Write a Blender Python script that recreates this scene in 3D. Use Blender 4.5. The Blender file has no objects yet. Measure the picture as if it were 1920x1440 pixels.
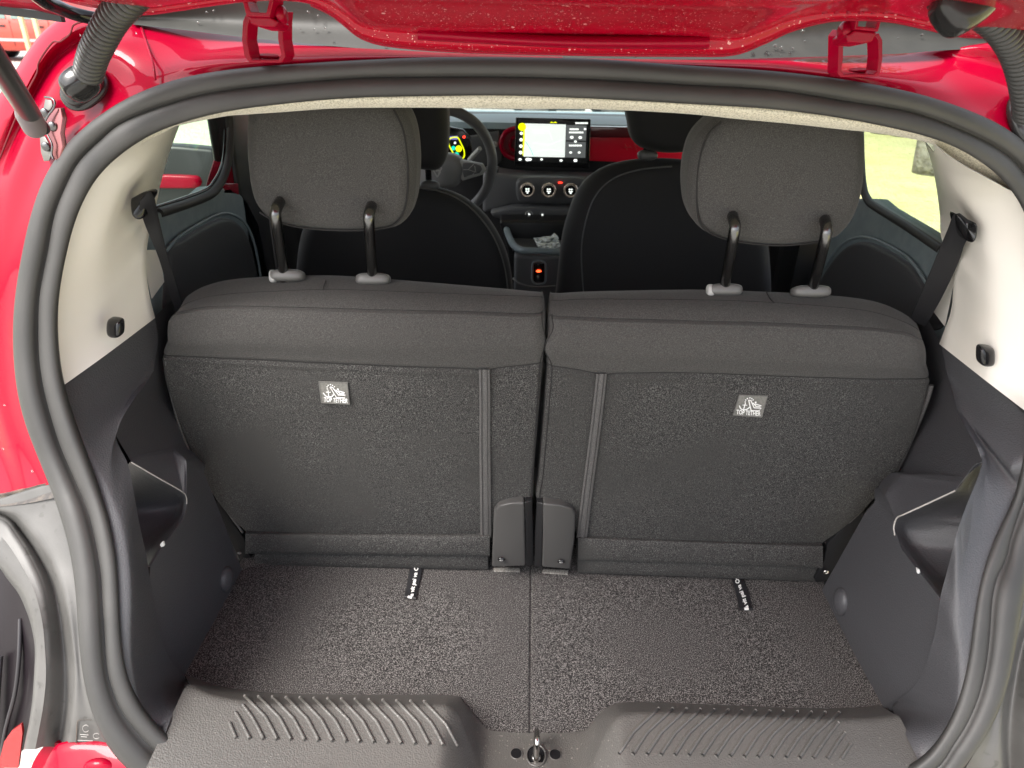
import bpy, bmesh, math, random
import numpy as np
random.seed(7)
S = bpy.context.scene
COL = S.collection

# ------------------------------------------------------------------ camera
F = 1332.0
def cam_basis(pitch, yaw, roll):
    t, p, r = (math.radians(a) for a in (pitch, yaw, roll))
    f = np.array([-math.sin(p)*math.cos(t), math.cos(p)*math.cos(t), -math.sin(t)])
    R0 = np.cross(f, [0, 0, 1.]); R0 /= np.linalg.norm(R0); U0 = np.cross(R0, f)
    return f, R0*math.cos(r)+U0*math.sin(r), U0*math.cos(r)-R0*math.sin(r)
FW, RT, UP = cam_basis(27.6, .8, 1.7)
CP = np.array([-.033, 0, 1.57])
cd = bpy.data.cameras.new('camera'); cam = bpy.data.objects.new('camera', cd); COL.objects.link(cam)
from mathutils import Matrix, Vector, noise as mnoise
M = Matrix(((RT[0], UP[0], -FW[0], CP[0]), (RT[1], UP[1], -FW[1], CP[1]), (RT[2], UP[2], -FW[2], CP[2]), (0, 0, 0, 1)))
cam.matrix_world = M
cd.sensor_fit = 'HORIZONTAL'; cd.sensor_width = 34.6; cd.lens = 34.6*F/1920
cd.clip_start = .02; cd.clip_end = 600
cd.dof.use_dof = True; cd.dof.focus_distance = 1.0; cd.dof.aperture_fstop = 9
S.camera = cam

# ------------------------------------------------------------------ light
SUN_EL, SUN_ROT = 50, 232
w = bpy.data.worlds.new('World'); S.world = w; w.use_nodes = True
nt = w.node_tree; nt.nodes.clear()
sky = nt.nodes.new('ShaderNodeTexSky'); sky.sky_type = 'NISHITA'; sky.sun_disc = False
sky.sun_elevation = math.radians(SUN_EL); sky.sun_rotation = math.radians(SUN_ROT)
sky.dust_density = 4; sky.air_density = 1.0; sky.ozone_density = 1
hsv = nt.nodes.new('ShaderNodeHueSaturation'); hsv.inputs['Saturation'].default_value = .35
bg = nt.nodes.new('ShaderNodeBackground'); bg.inputs['Strength'].default_value = .15
wo = nt.nodes.new('ShaderNodeOutputWorld')
nt.links.new(sky.outputs[0], hsv.inputs['Color']); nt.links.new(hsv.outputs[0], bg.inputs[0]); nt.links.new(bg.outputs[0], wo.inputs[0])
sd = bpy.data.lights.new('sun', 'SUN'); sd.energy = 1.3; sd.angle = math.radians(25); sd.color = (1, .96, .9)
so = bpy.data.objects.new('sun', sd); COL.objects.link(so)
az, el = math.radians(SUN_ROT), math.radians(SUN_EL)
sdir = Vector((math.sin(az)*math.cos(el), math.cos(az)*math.cos(el), math.sin(el)))
so.rotation_euler = sdir.to_track_quat('Z', 'Y').to_euler()
S.view_settings.view_transform = 'Standard'; S.view_settings.look = 'None'
S.view_settings.exposure = 1.6; S.view_settings.gamma = 1
S.render.engine = 'CYCLES'
S.cycles.max_bounces = 8; S.cycles.use_denoising = True; S.cycles.denoising_prefilter = 'ACCURATE'

# ------------------------------------------------------------------ helpers
def ray(x, y): return FW + RT*(x-960)/F + UP*(720-y)/F
def P3(x, y, s):
    d = ray(x, y)
    if isinstance(s, tuple):
        k = {'x': 0, 'z': 2}[s[0]]
        return CP + d*(s[1]-CP[k])/d[k]
    if callable(s):
        Y = .8
        for i in range(60):
            p = CP + d*Y/d[1]; Y = .6*Y + .4*s(p[0], p[2])
        return CP + d*Y/d[1]
    return CP + d*s/d[1]
def A(off=0.0):
    def f(x, z):
        t = min(1, max(0, (z-.70)/.32)); t = t*t*(3-2*t)
        return .60 + .296*(z-.70) + .25*x*x*t + off
    return f
def pts(l, s=None):
    return [P3(p[0], p[1], p[2] if len(p) > 2 else s) if not isinstance(p, np.ndarray) else p for p in l]
def spl(P, n, closed=False, lin=False):
    P = np.array(P, float); N = len(P)
    if N == 1: return np.repeat(P, n, 0)
    Q = np.vstack([P, P[:1]]) if closed else P
    if lin: D = Q
    else:
        D = []
        for i in range(len(Q)-1):
            if closed: a, b, c, d = P[(i-1) % N], P[i], P[(i+1) % N], P[(i+2) % N]
            else: a, b, c, d = Q[max(i-1, 0)], Q[i], Q[i+1], Q[min(i+2, N-1)]
            for t in np.linspace(0, 1, 12, endpoint=False):
                D.append(.5*((2*b)+(c-a)*t+(2*a-5*b+4*c-d)*t*t+(3*b-a-3*c+d)*t**3))
        D.append(Q[-1]); D = np.array(D)
    L = np.concatenate([[0], np.cumsum(np.linalg.norm(np.diff(D, axis=0), axis=1))])
    T = np.linspace(0, L[-1], n+1)[:-1] if closed else np.linspace(0, L[-1], n)
    return np.stack([np.interp(T, L, D[:, k]) for k in range(D.shape[1])], 1)
def gapcr(P, m):
    P = np.array(P, float); n = len(P); D = []
    for i in range(n-1):
        a, b, c, d = P[max(i-1, 0)], P[i], P[i+1], P[min(i+2, n-1)]
        L1, L2, L3 = (np.linalg.norm(b-a), np.linalg.norm(c-b)+1e-9, np.linalg.norm(d-c))
        t1 = (c-a)/2*min(1, 2*L2/(L1+L2)) if i else (c-b); t2 = (d-b)/2*min(1, 2*L2/(L2+L3)) if i < n-2 else (c-b)
        for t in np.linspace(0, 1, m, endpoint=False):
            D.append((2*t**3-3*t*t+1)*b+(t**3-2*t*t+t)*t1+(-2*t**3+3*t*t)*c+(t**3-t*t)*t2)
    D.append(P[-1]); return np.array(D)
def tag(o, **k):
    for a, b in k.items(): o[a] = b
    return o
def mobj(name, V, Fs, mat, parent=None, smooth=True, recalc=True, label=None):
    me = bpy.data.meshes.new(name); me.from_pydata([tuple(map(float, v)) for v in V], [], Fs)
    if recalc:
        bm = bmesh.new(); bm.from_mesh(me); bmesh.ops.remove_doubles(bm, verts=bm.verts, dist=1e-6)
        bmesh.ops.recalc_face_normals(bm, faces=bm.faces); bm.to_mesh(me); bm.free()
    me.polygons.foreach_set('use_smooth', [smooth]*len(me.polygons))
    me.materials.append(mat)
    o = bpy.data.objects.new(name, me); COL.objects.link(o)
    if parent: o.parent = parent
    if label: o['label'] = label
    return o
def empty(name, loc=(0, 0, 0)):
    o = bpy.data.objects.new(name, None); COL.objects.link(o); o.location = loc; return o
def gridf(n, m, cu=False, cv=False, off=0):
    f = []
    for i in range(n if cu else n-1):
        for j in range(m if cv else m-1):
            a, b = i, (i+1) % n; c, d = j, (j+1) % m
            f.append((off+a*m+c, off+b*m+c, off+b*m+d, off+a*m+d))
    return f
class MB:
    def __init__(s): s.V = []; s.F = []
    def add(s, V, Fs):
        o = len(s.V); s.V += [np.array(v, float) for v in V]; s.F += [tuple(o+i for i in f) for f in Fs]; return s
    def tube(s, P, r, k=12, closed=False, cap=True, up=None):
        P = np.array(P, float); n = len(P)
        T = np.roll(P, -1, 0)-np.roll(P, 1, 0)
        if not closed: T[0] = P[1]-P[0]; T[-1] = P[-1]-P[-2]
        T /= np.linalg.norm(T, axis=1)[:, None]+1e-12
        u = np.array([0, 0, 1.]) if abs(T[0][2]) < .9 else np.array([1., 0, 0])
        u = u-T[0]*(u@T[0]); u /= np.linalg.norm(u); V = []
        for i in range(n):
            u = u-T[i]*(u@T[i]); u /= np.linalg.norm(u); v = np.cross(T[i], u)
            ri = r[i] if hasattr(r, '__len__') else r
            for a in range(k):
                t = 2*math.pi*a/k; V.append(P[i]+ri*(u*math.cos(t)+v*math.sin(t)))
        Fs = gridf(n, k, closed, True)
        if cap and not closed: Fs += [tuple(range(k))[::-1], tuple((n-1)*k+a for a in range(k))]
        return s.add(V, Fs)
    def strip(s, P, W, w, t, closed=False):
        # rectangular section swept on P; W = width direction, w = width, t = thickness
        P = np.array(P, float); n = len(P); W = np.array(W, float); W /= np.linalg.norm(W)
        T = np.roll(P, -1, 0)-np.roll(P, 1, 0)
        if not closed: T[0] = P[1]-P[0]; T[-1] = P[-1]-P[-2]
        V = []
        for i in range(n):
            N = np.cross(T[i], W); N /= np.linalg.norm(N)+1e-12
            for a, b in ((-.5, -.5), (.5, -.5), (.5, .5), (-.5, .5)): V.append(P[i]+W*w*a+N*t*b)
        Fs = gridf(n, 4, closed, True)
        if not closed: Fs += [(3, 2, 1, 0), tuple((n-1)*4+a for a in range(4))]
        return s.add(V, Fs)
    def box(s, c, d, ax=None):
        ax = np.eye(3) if ax is None else ax
        V = [np.array(c)+sum(ax[k]*d[k]*.5*q[k] for k in range(3)) for q in
             [(x, y, z) for x in (-1, 1) for y in (-1, 1) for z in (-1, 1)]]
        return s.add(V, [(0, 1, 3, 2), (4, 6, 7, 5), (0, 4, 5, 1), (2, 3, 7, 6), (0, 2, 6, 4), (1, 5, 7, 3)])
    def ell(s, c, r, ax=None, n=20, m=12, pw=1.0):
        ax = np.eye(3) if ax is None else np.array(ax); V = []
        def pp(v): return math.copysign(abs(v)**pw, v)
        for i in range(m+1):
            t = math.pi*i/m
            for j in range(n):
                a = 2*math.pi*j/n
                q = (pp(math.sin(t))*pp(math.cos(a)), pp(math.sin(t))*pp(math.sin(a)), pp(math.cos(t)))
                V.append(np.array(c)+sum(ax[k]*r[k]*q[k] for k in range(3)))
        return s.add(V, gridf(m+1, n, False, True))
    def prism(s, P, vec, bev=0):
        P = [np.array(p, float) for p in P]; n = len(P); vec = np.array(vec, float)
        V = P+[p+vec for p in P]
        return s.add(V, [tuple(range(n)), tuple(range(2*n-1, n-1, -1))]+[(i, (i+1) % n, n+(i+1) % n, n+i) for i in range(n)])
    def out(s, name, mat, parent=None, smooth=True, bevel=0, seg=3, label=None, ang=40):
        o = mobj(name, s.V, s.F, mat, parent, smooth, label=label)
        if bevel:
            b = o.modifiers.new('b', 'BEVEL'); b.width = bevel; b.segments = seg; b.limit_method = 'ANGLE'; b.angle_limit = math.radians(ang)
            b.harden_normals = False
        if smooth:
            bm = bmesh.new(); bm.from_mesh(o.data)
            for e in bm.edges:
                if len(e.link_faces) == 2 and e.calc_face_angle(0) > math.radians(50) and not bevel: e.smooth = False
            bm.to_mesh(o.data); bm.free()
        return o
def solid(o, t, off=1):
    m = o.modifiers.new('s', 'SOLIDIFY'); m.thickness = t; m.offset = off; return o
def loft_pts(lines, n=80, m=6, lin=False, linl=False):
    L = [spl(l, n, lin=linl) for l in lines]
    G = []
    for i in range(n):
        G.append(gapcr([l[i] for l in L], m) if not lin else
                 np.array([L[k][i]*(1-t)+L[k+1][i]*t for k in range(len(L)-1) for t in np.linspace(0, 1, m, endpoint=False)]+[L[-1][i]]))
    return np.array(G)
def pyof(p):
    v = np.array(p)-CP; return 720-F*(v@UP)/(v@FW)
def loftY(name, lines, mat, parent, n=140, m=6, thick=.006, away=(0, 1, 0), label=None):
    L = []
    for l in lines:
        D = spl(l, 900); y = np.array([pyof(p) for p in D]); y = np.maximum.accumulate(y)+np.arange(len(y))*1e-6
        T = np.linspace(y[0], y[-1], n); q = np.stack([np.interp(T, y, D[:, k]) for k in range(3)], 1)
        for _ in range(3): q[1:-1] = (q[:-2]+2*q[1:-1]+q[2:])/4
        L.append(q)
    G = np.array([gapcr([l[i] for l in L], m*2) for i in range(n)])
    return shell(name, G, mat, parent, thick, label, away)
def loft(name, lines, mat, parent, n=80, m=6, thick=.004, lin=False, linl=False, label=None, away=(0, 1, 0)):
    G = loft_pts(lines, n, m, lin, linl); a, b = G.shape[:2]
    return shell(name, G, mat, parent, thick, label, away)
def shell(name, G, mat, parent, thick=.004, label=None, away=(0, 1, 0)):
    a, b = G.shape[:2]
    dv = np.array(away, float)*thick
    V = list(G.reshape(-1, 3))+list((G+dv).reshape(-1, 3)); k = a*b
    Fs = gridf(a, b)+[tuple(reversed(f)) for f in gridf(a, b, off=k)]
    bd = [i*b for i in range(a)]+[(a-1)*b+j for j in range(1, b)]+[i*b+b-1 for i in range(a-2, -1, -1)]+[j for j in range(b-2, 0, -1)]
    for i in range(len(bd)):
        p, q = bd[i], bd[(i+1) % len(bd)]; Fs.append((q, p, p+k, q+k))
    o = mobj(name, V, Fs, mat, parent, label=label)
    bm = bmesh.new(); bm.from_mesh(o.data)
    for e in bm.edges:
        if len(e.link_faces) == 2 and e.calc_face_angle(0) > math.radians(60): e.smooth = False
    bm.to_mesh(o.data); bm.free()
    return o
def cushion(name, C, mat, parent, bulge=.01, rnd=.02, thick=.08, n=96, label=None, back=(0, 1, 0), fn=None, rings=26, top=0):
    """closed outline C (3-D), bulging front, rounded rim, side wall and back"""
    C = spl(C, n, closed=True); c = C.mean(0); bk = np.array(back, float)
    R = np.linalg.norm(C-c, axis=1).mean(); V = []; ss = list(np.sin(np.linspace(0.02, math.pi/2, rings)))
    for s in ss:
        q = c+(C-c)*s; d = (1-s)*R
        off = -bulge*(1-s**4)+(rnd-math.sqrt(max(0, rnd*rnd-max(0, rnd-d)**2)) if d < rnd else 0)
        for p in q: V.append(p+bk*off)
    for t, sc in ((.5, 1.0), (.8, .99), (1, .9), (1, .02)):
        for p in C: V.append(c+(p-c)*sc+bk*(rnd+(thick-rnd)*t))
    m = rings+4
    Fs = gridf(m, n, False, True)+[tuple(range(n))[::-1], tuple((m-1)*n+i for i in range(n))]
    if fn: V = [fn(v) for v in V]
    return mobj(name, V, Fs, mat, parent, label=label)
def pxpoly(mb, P, s, t=.002):
    Q = pts(P, s); mb.prism(Q, (0, t, 0)); return mb
def text_mesh(txt, bold=0.0):
    cu = bpy.data.curves.new('txt', 'FONT'); cu.body = txt; cu.size = 1; cu.offset = bold; cu.resolution_u = 3
    o = bpy.data.objects.new('txt', cu); COL.objects.link(o)
    dg = bpy.context.evaluated_depsgraph_get(); me = bpy.data.meshes.new_from_object(o.evaluated_get(dg))
    V = [tuple(v.co) for v in me.vertices]; Fs = [tuple(p.vertices) for p in me.polygons]
    bpy.data.objects.remove(o); bpy.data.curves.remove(cu); bpy.data.meshes.remove(me)
    return np.array(V), Fs
def pxtext(name, txt, p0, p1, h, s, mat, parent, bold=.01, off=.0, lift=.0008):
    V, Fs = text_mesh(txt, bold); V = V[:, :2]-[V[:, 0].min(), 0]
    W = V[:, 0].max(); H = V[:, 1].max(); p0 = np.array(p0, float); e = (np.array(p1, float)-p0)/W
    nrm = np.array([e[1], -e[0]]); nrm = nrm/np.linalg.norm(nrm)*h/H
    Q = []
    for v in V:
        q = p0+e*v[0]+nrm*v[1]; pt = P3(q[0], q[1], s); Q.append(pt+(CP-pt)/np.linalg.norm(CP-pt)*lift)
    return mobj(name, Q, Fs, mat, parent, smooth=False)

# ------------------------------------------------------------------ materials
def mat(name, col, rough=.5, metal=0, coat=0, spec=.5, sheen=0, noise=None, bump=None, emit=0, trans=0, crough=.03):
    """noise=(scale, col2, lo, hi, detail) bump=(scale, strength, dist)"""
    m = bpy.data.materials.new(name); m.use_nodes = True; n = m.node_tree.nodes; l = m.node_tree.links
    b = n['Principled BSDF']; b.inputs['Base Color'].default_value = (*col, 1); b.inputs['Roughness'].default_value = rough
    b.inputs['Metallic'].default_value = metal; b.inputs['Coat Weight'].default_value = coat; b.inputs['Coat Roughness'].default_value = crough
    b.inputs['Specular IOR Level'].default_value = spec; b.inputs['Sheen Weight'].default_value = sheen
    b.inputs['Sheen Roughness'].default_value = .4
    tc = n.new('ShaderNodeTexCoord')
    if emit: b.inputs['Emission Color'].default_value = (*col, 1); b.inputs['Emission Strength'].default_value = emit
    if trans: b.inputs['Transmission Weight'].default_value = trans
    for i, nz in enumerate(noise if isinstance(noise, list) else [noise] if noise else []):
        t = n.new('ShaderNodeTexNoise'); t.inputs['Scale'].default_value = nz[0]; t.inputs['Detail'].default_value = nz[4] if len(nz) > 4 else 2
        l.new(tc.outputs['Object'], t.inputs['Vector'])
        r = n.new('ShaderNodeMapRange'); r.inputs['From Min'].default_value = nz[2]; r.inputs['From Max'].default_value = nz[3]
        l.new(t.outputs['Fac'], r.inputs['Value'])
        mx = n.new('ShaderNodeMix'); mx.data_type = 'RGBA'; l.new(r.outputs[0], mx.inputs['Factor'])
        src = b.inputs['Base Color'].links[0].from_socket if b.inputs['Base Color'].is_linked else None
        if src: l.new(src, mx.inputs[6])
        else: mx.inputs[6].default_value = (*col, 1)
        mx.inputs[7].default_value = (*nz[1], 1); l.new(mx.outputs[2], b.inputs['Base Color'])
    prev = None
    for bp in (bump if isinstance(bump, list) else [bump] if bump else []):
        t = n.new('ShaderNodeTexVoronoi' if len(bp) > 3 else 'ShaderNodeTexNoise'); t.inputs['Scale'].default_value = bp[0]
        l.new(tc.outputs['Object'], t.inputs['Vector'])
        bu = n.new('ShaderNodeBump'); bu.inputs['Strength'].default_value = bp[1]; bu.inputs['Distance'].default_value = bp[2]
        l.new(t.outputs['Distance' if len(bp) > 3 else 'Fac'], bu.inputs['Height'])
        if prev: l.new(prev.outputs[0], bu.inputs['Normal'])
        prev = bu
    if prev: l.new(prev.outputs[0], b.inputs['Normal'])
    return m
RED = mat('red_paint', (.29, .0003, .017), .40, 0, .42, spec=.03, bump=(3, .02, .01))
RED_WET = mat('red_paint_wet', (.40, .0004, .016), .38, 0, .6, spec=.05, noise=[(480, (.85, .5, .47), .70, .73, 1), (140, (.8, .4, .38), .745, .76, 1)])
RUBBER = mat('seal_rubber', (.040, .039, .037), .5, spec=.5, noise=(9, (.055, .053, .05), .4, .7), bump=[(160, .08, .002), (7, .10, .02)])
PLG = mat('grey_panel', (.045, .045, .041), .5, spec=.3, noise=(30, (.055, .055, .05), .3, .7), bump=(400, .05, .001))
BUMP = mat('bumper_plastic', (.068, .066, .062), .45, noise=[(14, (.10, .097, .092), .35, .65, 5), (70, (.065, .063, .058), .62, .7, 4)], bump=(500, .1, .001))
BUMPD = mat('wet_joint', (.06, .052, .045), .3, noise=(60, (.16, .13, .10), .45, .7, 6), bump=(90, .4, .003))
TRIM = mat('dark_trim', (.060, .060, .065), .45, spec=.5, noise=(700, (.070, .070, .076), .5, .65), bump=(420, .22, .0015, 1))
SILLM = mat('sill_trim', (.092, .088, .082), .38, spec=.6, noise=[(260, (.3, .28, .25), .705, .75, 1), (5, (.108, .103, .096), .4, .7)], bump=(420, .3, .0018, 1))
BEIGE = mat('beige_trim', (.78, .74, .66), .5, spec=.4, noise=(3, (.80, .77, .71), .4, .6), bump=(500, .05, .001))
LINER = mat('headliner_cloth', (.70, .65, .53), .95, sheen=.3, noise=(520, (.42, .38, .29), .45, .65, 3), bump=(650, .6, .0015))
FAB = mat('seat_fabric', (.044, .0422, .0405), .9, sheen=.10, spec=.3, noise=(900, (.092, .088, .084), .42, .68, 5), bump=(1100, .5, .0008))
FELT = mat('seat_felt', (.024, .0235, .023), .95, sheen=.04, spec=.2, noise=[(700, (.14, .136, .130), .46, .69, 5), (6, (.045, .044, .042), .4, .7)], bump=(700, .6, .001))
TAPE = mat('stitched_tape', (.06, .058, .058), .7, noise=(900, (.11, .105, .10), .45, .6), bump=(900, .4, .001))
CARPET = mat('boot_carpet', (.014, .0128, .0125), .97, sheen=.03, spec=.2, noise=[(660, (.25, .235, .228), .46, .69, 5), (4, (.055, .051, .05), .5, 1.1)], bump=(700, .4, .001))
SEAM = mat('seam_thread', (.012, .011, .011), .8)
BLACK = mat('black_plastic', (.012, .012, .013), .4)
GLOSS = mat('gloss_black', (.010, .010, .011), .12)
BLKCL = mat('front_seat_cloth', (.02, .02, .022), .75, sheen=.15, noise=(500, (.02, .02, .023), .4, .7))
DASH = mat('dash_plastic', (.11, .113, .118), .45, bump=(400, .1, .001, 1))
DASHT = mat('dash_top', (.30, .40, .43), .5)  # pale teal paints in the bright sky reflected on the dash top
PANEL = mat('door_card', (.20, .25, .27), .42, noise=(40, (.23, .28, .30), .4, .6))  # blue tint carries the sky reflection in the base colour
METAL = mat('dark_chrome', (.15, .15, .15), .25, metal=1)
CHROME = mat('steel', (.62, .60, .57), .2, metal=1)
COLLAR = mat('collar_plastic', (.13, .128, .125), .35)
WEB = mat('belt_webbing', (.012, .012, .014), .6, bump=(900, .4, .001))
HOSE = mat('hose_plastic', (.05, .05, .048), .3)
GROM = mat('grommet_rubber', (.022, .022, .022), .16, bump=(40, .1, .002))
WHITE = mat('print_white', (.8, .8, .78), .6)
LABELM = mat('label_cloth', (.13, .128, .115), .7, noise=(300, (.17, .165, .15), .4, .6))
SILV = mat('silver_plastic', (.42, .42, .41), .35)
LENS = mat('lamp_lens', (.012, .009, .011), .3, spec=.25)
LENSR = mat('lamp_red', (.35, .01, .012), .15, coat=1)
DROP = mat('water_drop_material', (.9, .9, .9), .02, trans=1)
GLASS = bpy.data.materials.new('window_glass'); GLASS.use_nodes = True
_n = GLASS.node_tree.nodes; _n.clear(); _o = _n.new('ShaderNodeOutputMaterial'); _m = _n.new('ShaderNodeMixShader'); _t = _n.new('ShaderNodeBsdfTransparent')
_g = _n.new('ShaderNodeBsdfGlossy'); _g.inputs['Roughness'].default_value = .02; _t.inputs[0].default_value = (.86, .93, .88, 1); _f = _n.new('ShaderNodeValue'); _f.outputs[0].default_value = .05
for a, b in ((_f.outputs[0], _m.inputs[0]), (_t.outputs[0], _m.inputs[1]), (_g.outputs[0], _m.inputs[2]), (_m.outputs[0], _o.inputs[0])): GLASS.node_tree.links.new(a, b)

# ------------------------------------------------------------------ setting
def plane(name, x0, x1, y0, y1, z, m):
    return mobj(name, [(x0, y0, z), (x1, y0, z), (x1, y1, z), (x0, y1, z)], [(0, 1, 2, 3)], m, smooth=False)
GR = mat('pale_ground', (.46, .45, .41), .9, noise=[(.7, (.54, .53, .48), .35, .7, 6), (60, (.28, .27, .24), .5, .75, 3)], bump=(30, .4, .02))
GRASS = mat('dry_grass', (.50, .48, .20), .95, noise=[(1.2, (.62, .56, .30), .35, .65, 6), (14, (.34, .34, .14), .52, .72, 4)], bump=(25, .7, .05))
GRASSP = mat('pale_lawn', (.46, .52, .36), .95, noise=[(.9, (.58, .62, .46), .35, .65, 6), (14, (.34, .40, .24), .52, .72, 4)], bump=(25, .7, .05))
tag(plane('ground', -250, 250, -250, 250, 0, GR), kind='structure')
tag(plane('lawn', 1.9, 60, -6, 60, .004, GRASS), kind='structure')
tag(plane('verge', -13, -3.2, 1, 14, .004, GRASSP), kind='structure')

car = empty('hatchback', (0, 1.9, 0))
tag(car, label='red hatchback with its tailgate open, showing the grey boot and rear seats', category='car')
bpy.context.view_layer.update()
ROOT = Matrix.Translation((0, -1.9, 0))
class _P:  # children are modelled in world coordinates
    pass
_mobj = mobj
def mobj(name, V, Fs, mat, parent=None, smooth=True, recalc=True, label=None):
    if parent is not None:
        V = [np.array(v)-np.array((0, 1.9, 0)) for v in V]
    return _mobj(name, V, Fs, mat, parent, smooth, recalc, label)

# ------------------------------------------------------------------ weather seal contours (photo -> opening plane)
Oc = [(960,108),(800,108),(640,115),(467,127),(367,140),(287,163),(233,187),(187,217),(143,253),(113,287),(90,323),(72,370),(60,413),(50,467),(40,513),(32,580),(31,630),(35,697),(43,757),(60,807),(82,863),(99,905),(112,941),(129,994),(142,1057),(148,1110),(150,1162),(154,1219),(161,1275),(176,1335),(206,1395),(244,1440),(330,1490),(450,1512),(700,1520)]
Gc = [(960,143),(800,143),(640,147),(433,167),(327,190),(233,227),(187,263),(150,300),(127,340),(103,400),(90,467),(75,547),(72,613),(75,680),(87,747),(112,830),(140,898),(161,949),(176,1005),(187,1069),(191,1132),(194,1180),(197,1230),(204,1275),(225,1331),(262,1380),(305,1420),(380,1462),(470,1478),(700,1484)]
Ic = [(960,178),(800,179),(640,183),(500,197),(417,208),(333,230),(287,247),(247,270),(200,307),(173,337),(150,380),(133,423),(120,480),(113,513),(105,563),(103,623),(108,687),(115,727),(123,757),(143,813),(168,880),(192,947),(210,1012),(217,1069),(221,1162),(226,1230),(240,1294),(268,1342),(298,1378),(330,1405),(365,1424),(410,1440),(500,1449),(700,1452)]
Or = [(1120,111),(1280,123),(1447,133),(1563,147),(1663,163),(1747,183),(1830,213),(1880,237),(1920,263)]
Gr = [(1120,148),(1280,157),(1447,167),(1580,187),(1713,210),(1813,247),(1880,283),(1920,323)]
Ir = [(1120,184),(1280,193),(1447,203),(1580,220),(1680,240),(1763,260),(1830,293),(1880,330),(1920,383)]
Or2 = [(1921,1075),(1911,1120),(1900,1200),(1884,1289),(1858,1356),(1825,1409),(1795,1442)]
Gr2 = [(1900,1000),(1887,1049),(1869,1089),(1861,1133),(1858,1182),(1851,1244),(1838,1302),(1816,1356),(1789,1400),(1760,1440)]
Ir2 = [(1915,925),(1891,969),(1864,1022),(1847,1076),(1836,1120),(1831,1156),(1827,1191),(1820,1244),(1807,1302),(1789,1356),(1762,1400),(1731,1436)]
def mir(p): return np.array([-p[0], p[1], p[2]])
def ring(c, r1, r2, off=0.0):
    Lp = pts(c, A(off)); R1 = pts(r1, A(off)); R2 = pts(r2, A(off))
    z1, z2 = R1[-1][2], R2[0][2]
    mid = [mir(p) for p in Lp if z2+.03 < p[2] < z1-.03 and p[0] < -.4]
    b = [mir(p) for p in Lp if p[2] < R2[-1][2]-.015 and p[0] < -.1 and p[0] > -R2[-1][0]]
    return Lp, R1+mid+R2+b
def full(c, r1, r2, n=360):
    L, R = ring(c, r1, r2)
    return spl(L+R[::-1], n, closed=True)     # top centre -> left -> bottom -> right -> top
Of, Gf, If = full(Oc, Or, Or2), full(Gc, Gr, Gr2), full(Ic, Ir, Ir2)
def nearest_curve(C, ref):
    D = spl(C, 3000, closed=True); out = []; last = None
    out = np.array([D[np.argmin(np.linalg.norm(D-p, axis=1))] for p in ref])
    for _ in range(12): out = (np.roll(out, 1, 0)+out*2+np.roll(out, -1, 0))/4
    return out
O_, I_ = nearest_curve(Of, Gf), nearest_curve(If, Gf)
V = []; K = 22; N = len(Gf)
for i in range(N):
    o, g, q = O_[i], Gf[i], I_[i]; nrm = np.array([0, -1, .296]); nrm /= np.linalg.norm(nrm)
    row = []; w1 = np.linalg.norm(o-g)/2; w2 = np.linalg.norm(q-g)/2
    row.append(o-nrm*.02)
    for k in range(K//2+1):
        t = math.pi*k/(K//2); row.append((o+g)/2+(o-g)/2*math.cos(t)+nrm*(w1*.95*math.sin(t)**.8 if 0 < k < K//2 else 0))
    gg = g-nrm*.006; row[-1] = gg
    for k in range(1, K//2+1):
        t = math.pi*k/(K//2); row.append((q+g)/2+(g-q)/2*math.cos(t)+nrm*(w2*.75*math.sin(t)**.8 if k < K//2 else 0)-nrm*.004)
    dn = (g-q)/np.linalg.norm(g-q); row.append(q+dn*.005+np.array([0, .012, 0])); V += row
MC = len(V)//N
seal = mobj('weather_seal', V, gridf(N, MC, True, True), RUBBER, car, label='thick black double-ridged rubber seal around the boot opening')

# ------------------------------------------------------------------ side trims, pillars, headliner
def seg(c, y0, y1): return [p for p in c if y0 <= p[1] <= y1]
WLx, WRx = -.64, .64
# left dark trim: lip, facing panel, wheel house
L0 = [(106,722),(113,757),(132,813),(157,880),(182,947),(200,1012),(208,1069),(212,1162),(216,1230),(230,1296),(258,1346),(285,1383),(310,1405)]
L1 = [(114,724),(130,757),(157,813),(187,875),(213,935),(230,985),(243,1060),(247,1120),(247,1190),(250,1255),(266,1322),(287,1362),(306,1396)]
L2 = [(290,594,1.02),(297,640,1.02),(288,695,.99),(256,742,.92),(226,788,.87),(216,815,.85),(226,843,.84),(240,870,.83),(252,930,.80),(263,990,.78),(276,1050,.765),(284,1110,.747),(297,1177,.74),(314,1227,.742),(334,1256,.755),(350,1270,.771)]
La = spl(pts(L1, A(.018)), 60)
Lm = [(200,661,A(.05)),(216,700,A(.045)),(215,740,A(.04)),(205,790,A(.035)),(208,840,A(.032)),(222,890,A(.03)),(236,930,A(.03)),(248,985,A(.03)),(262,1085,A(.03)),(268,1170,A(.03)),(278,1230,A(.03)),(296,1285,A(.03)),(312,1330,A(.028)),(304,1393,A(.004))]
l1 = pts(L1, A(.018)); l0 = pts(L0, A(.004))
lm = pts(Lm); l2 = pts(L2)+[P3(328,1328,('z',.700)), P3(303,1393,('z',.704))]
trimL = loftY('side_trim', [l0, l1, l2], TRIM, car, n=140, m=6, thick=.006, away=(-1, .3, 0))
# fill strip under the pillar line so lower pillar border is straight
def wall(name, polys, m, parent, bevel=.006, sub=None, label=None):
    mb = MB(); idx = {}; V = []; Fs = []
    for poly in polys:
        f = []
        for p in poly:
            if p not in idx: idx[p] = len(V); V.append(P3(*p))
            f.append(idx[p])
        Fs.append(tuple(f))
    o = mobj(name, V, Fs, m, parent, label=label)
    b = o.modifiers.new('b', 'BEVEL'); b.width = bevel; b.segments = 4; b.limit_method = 'ANGLE'; b.angle_limit = math.radians(8)
    return o
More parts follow.
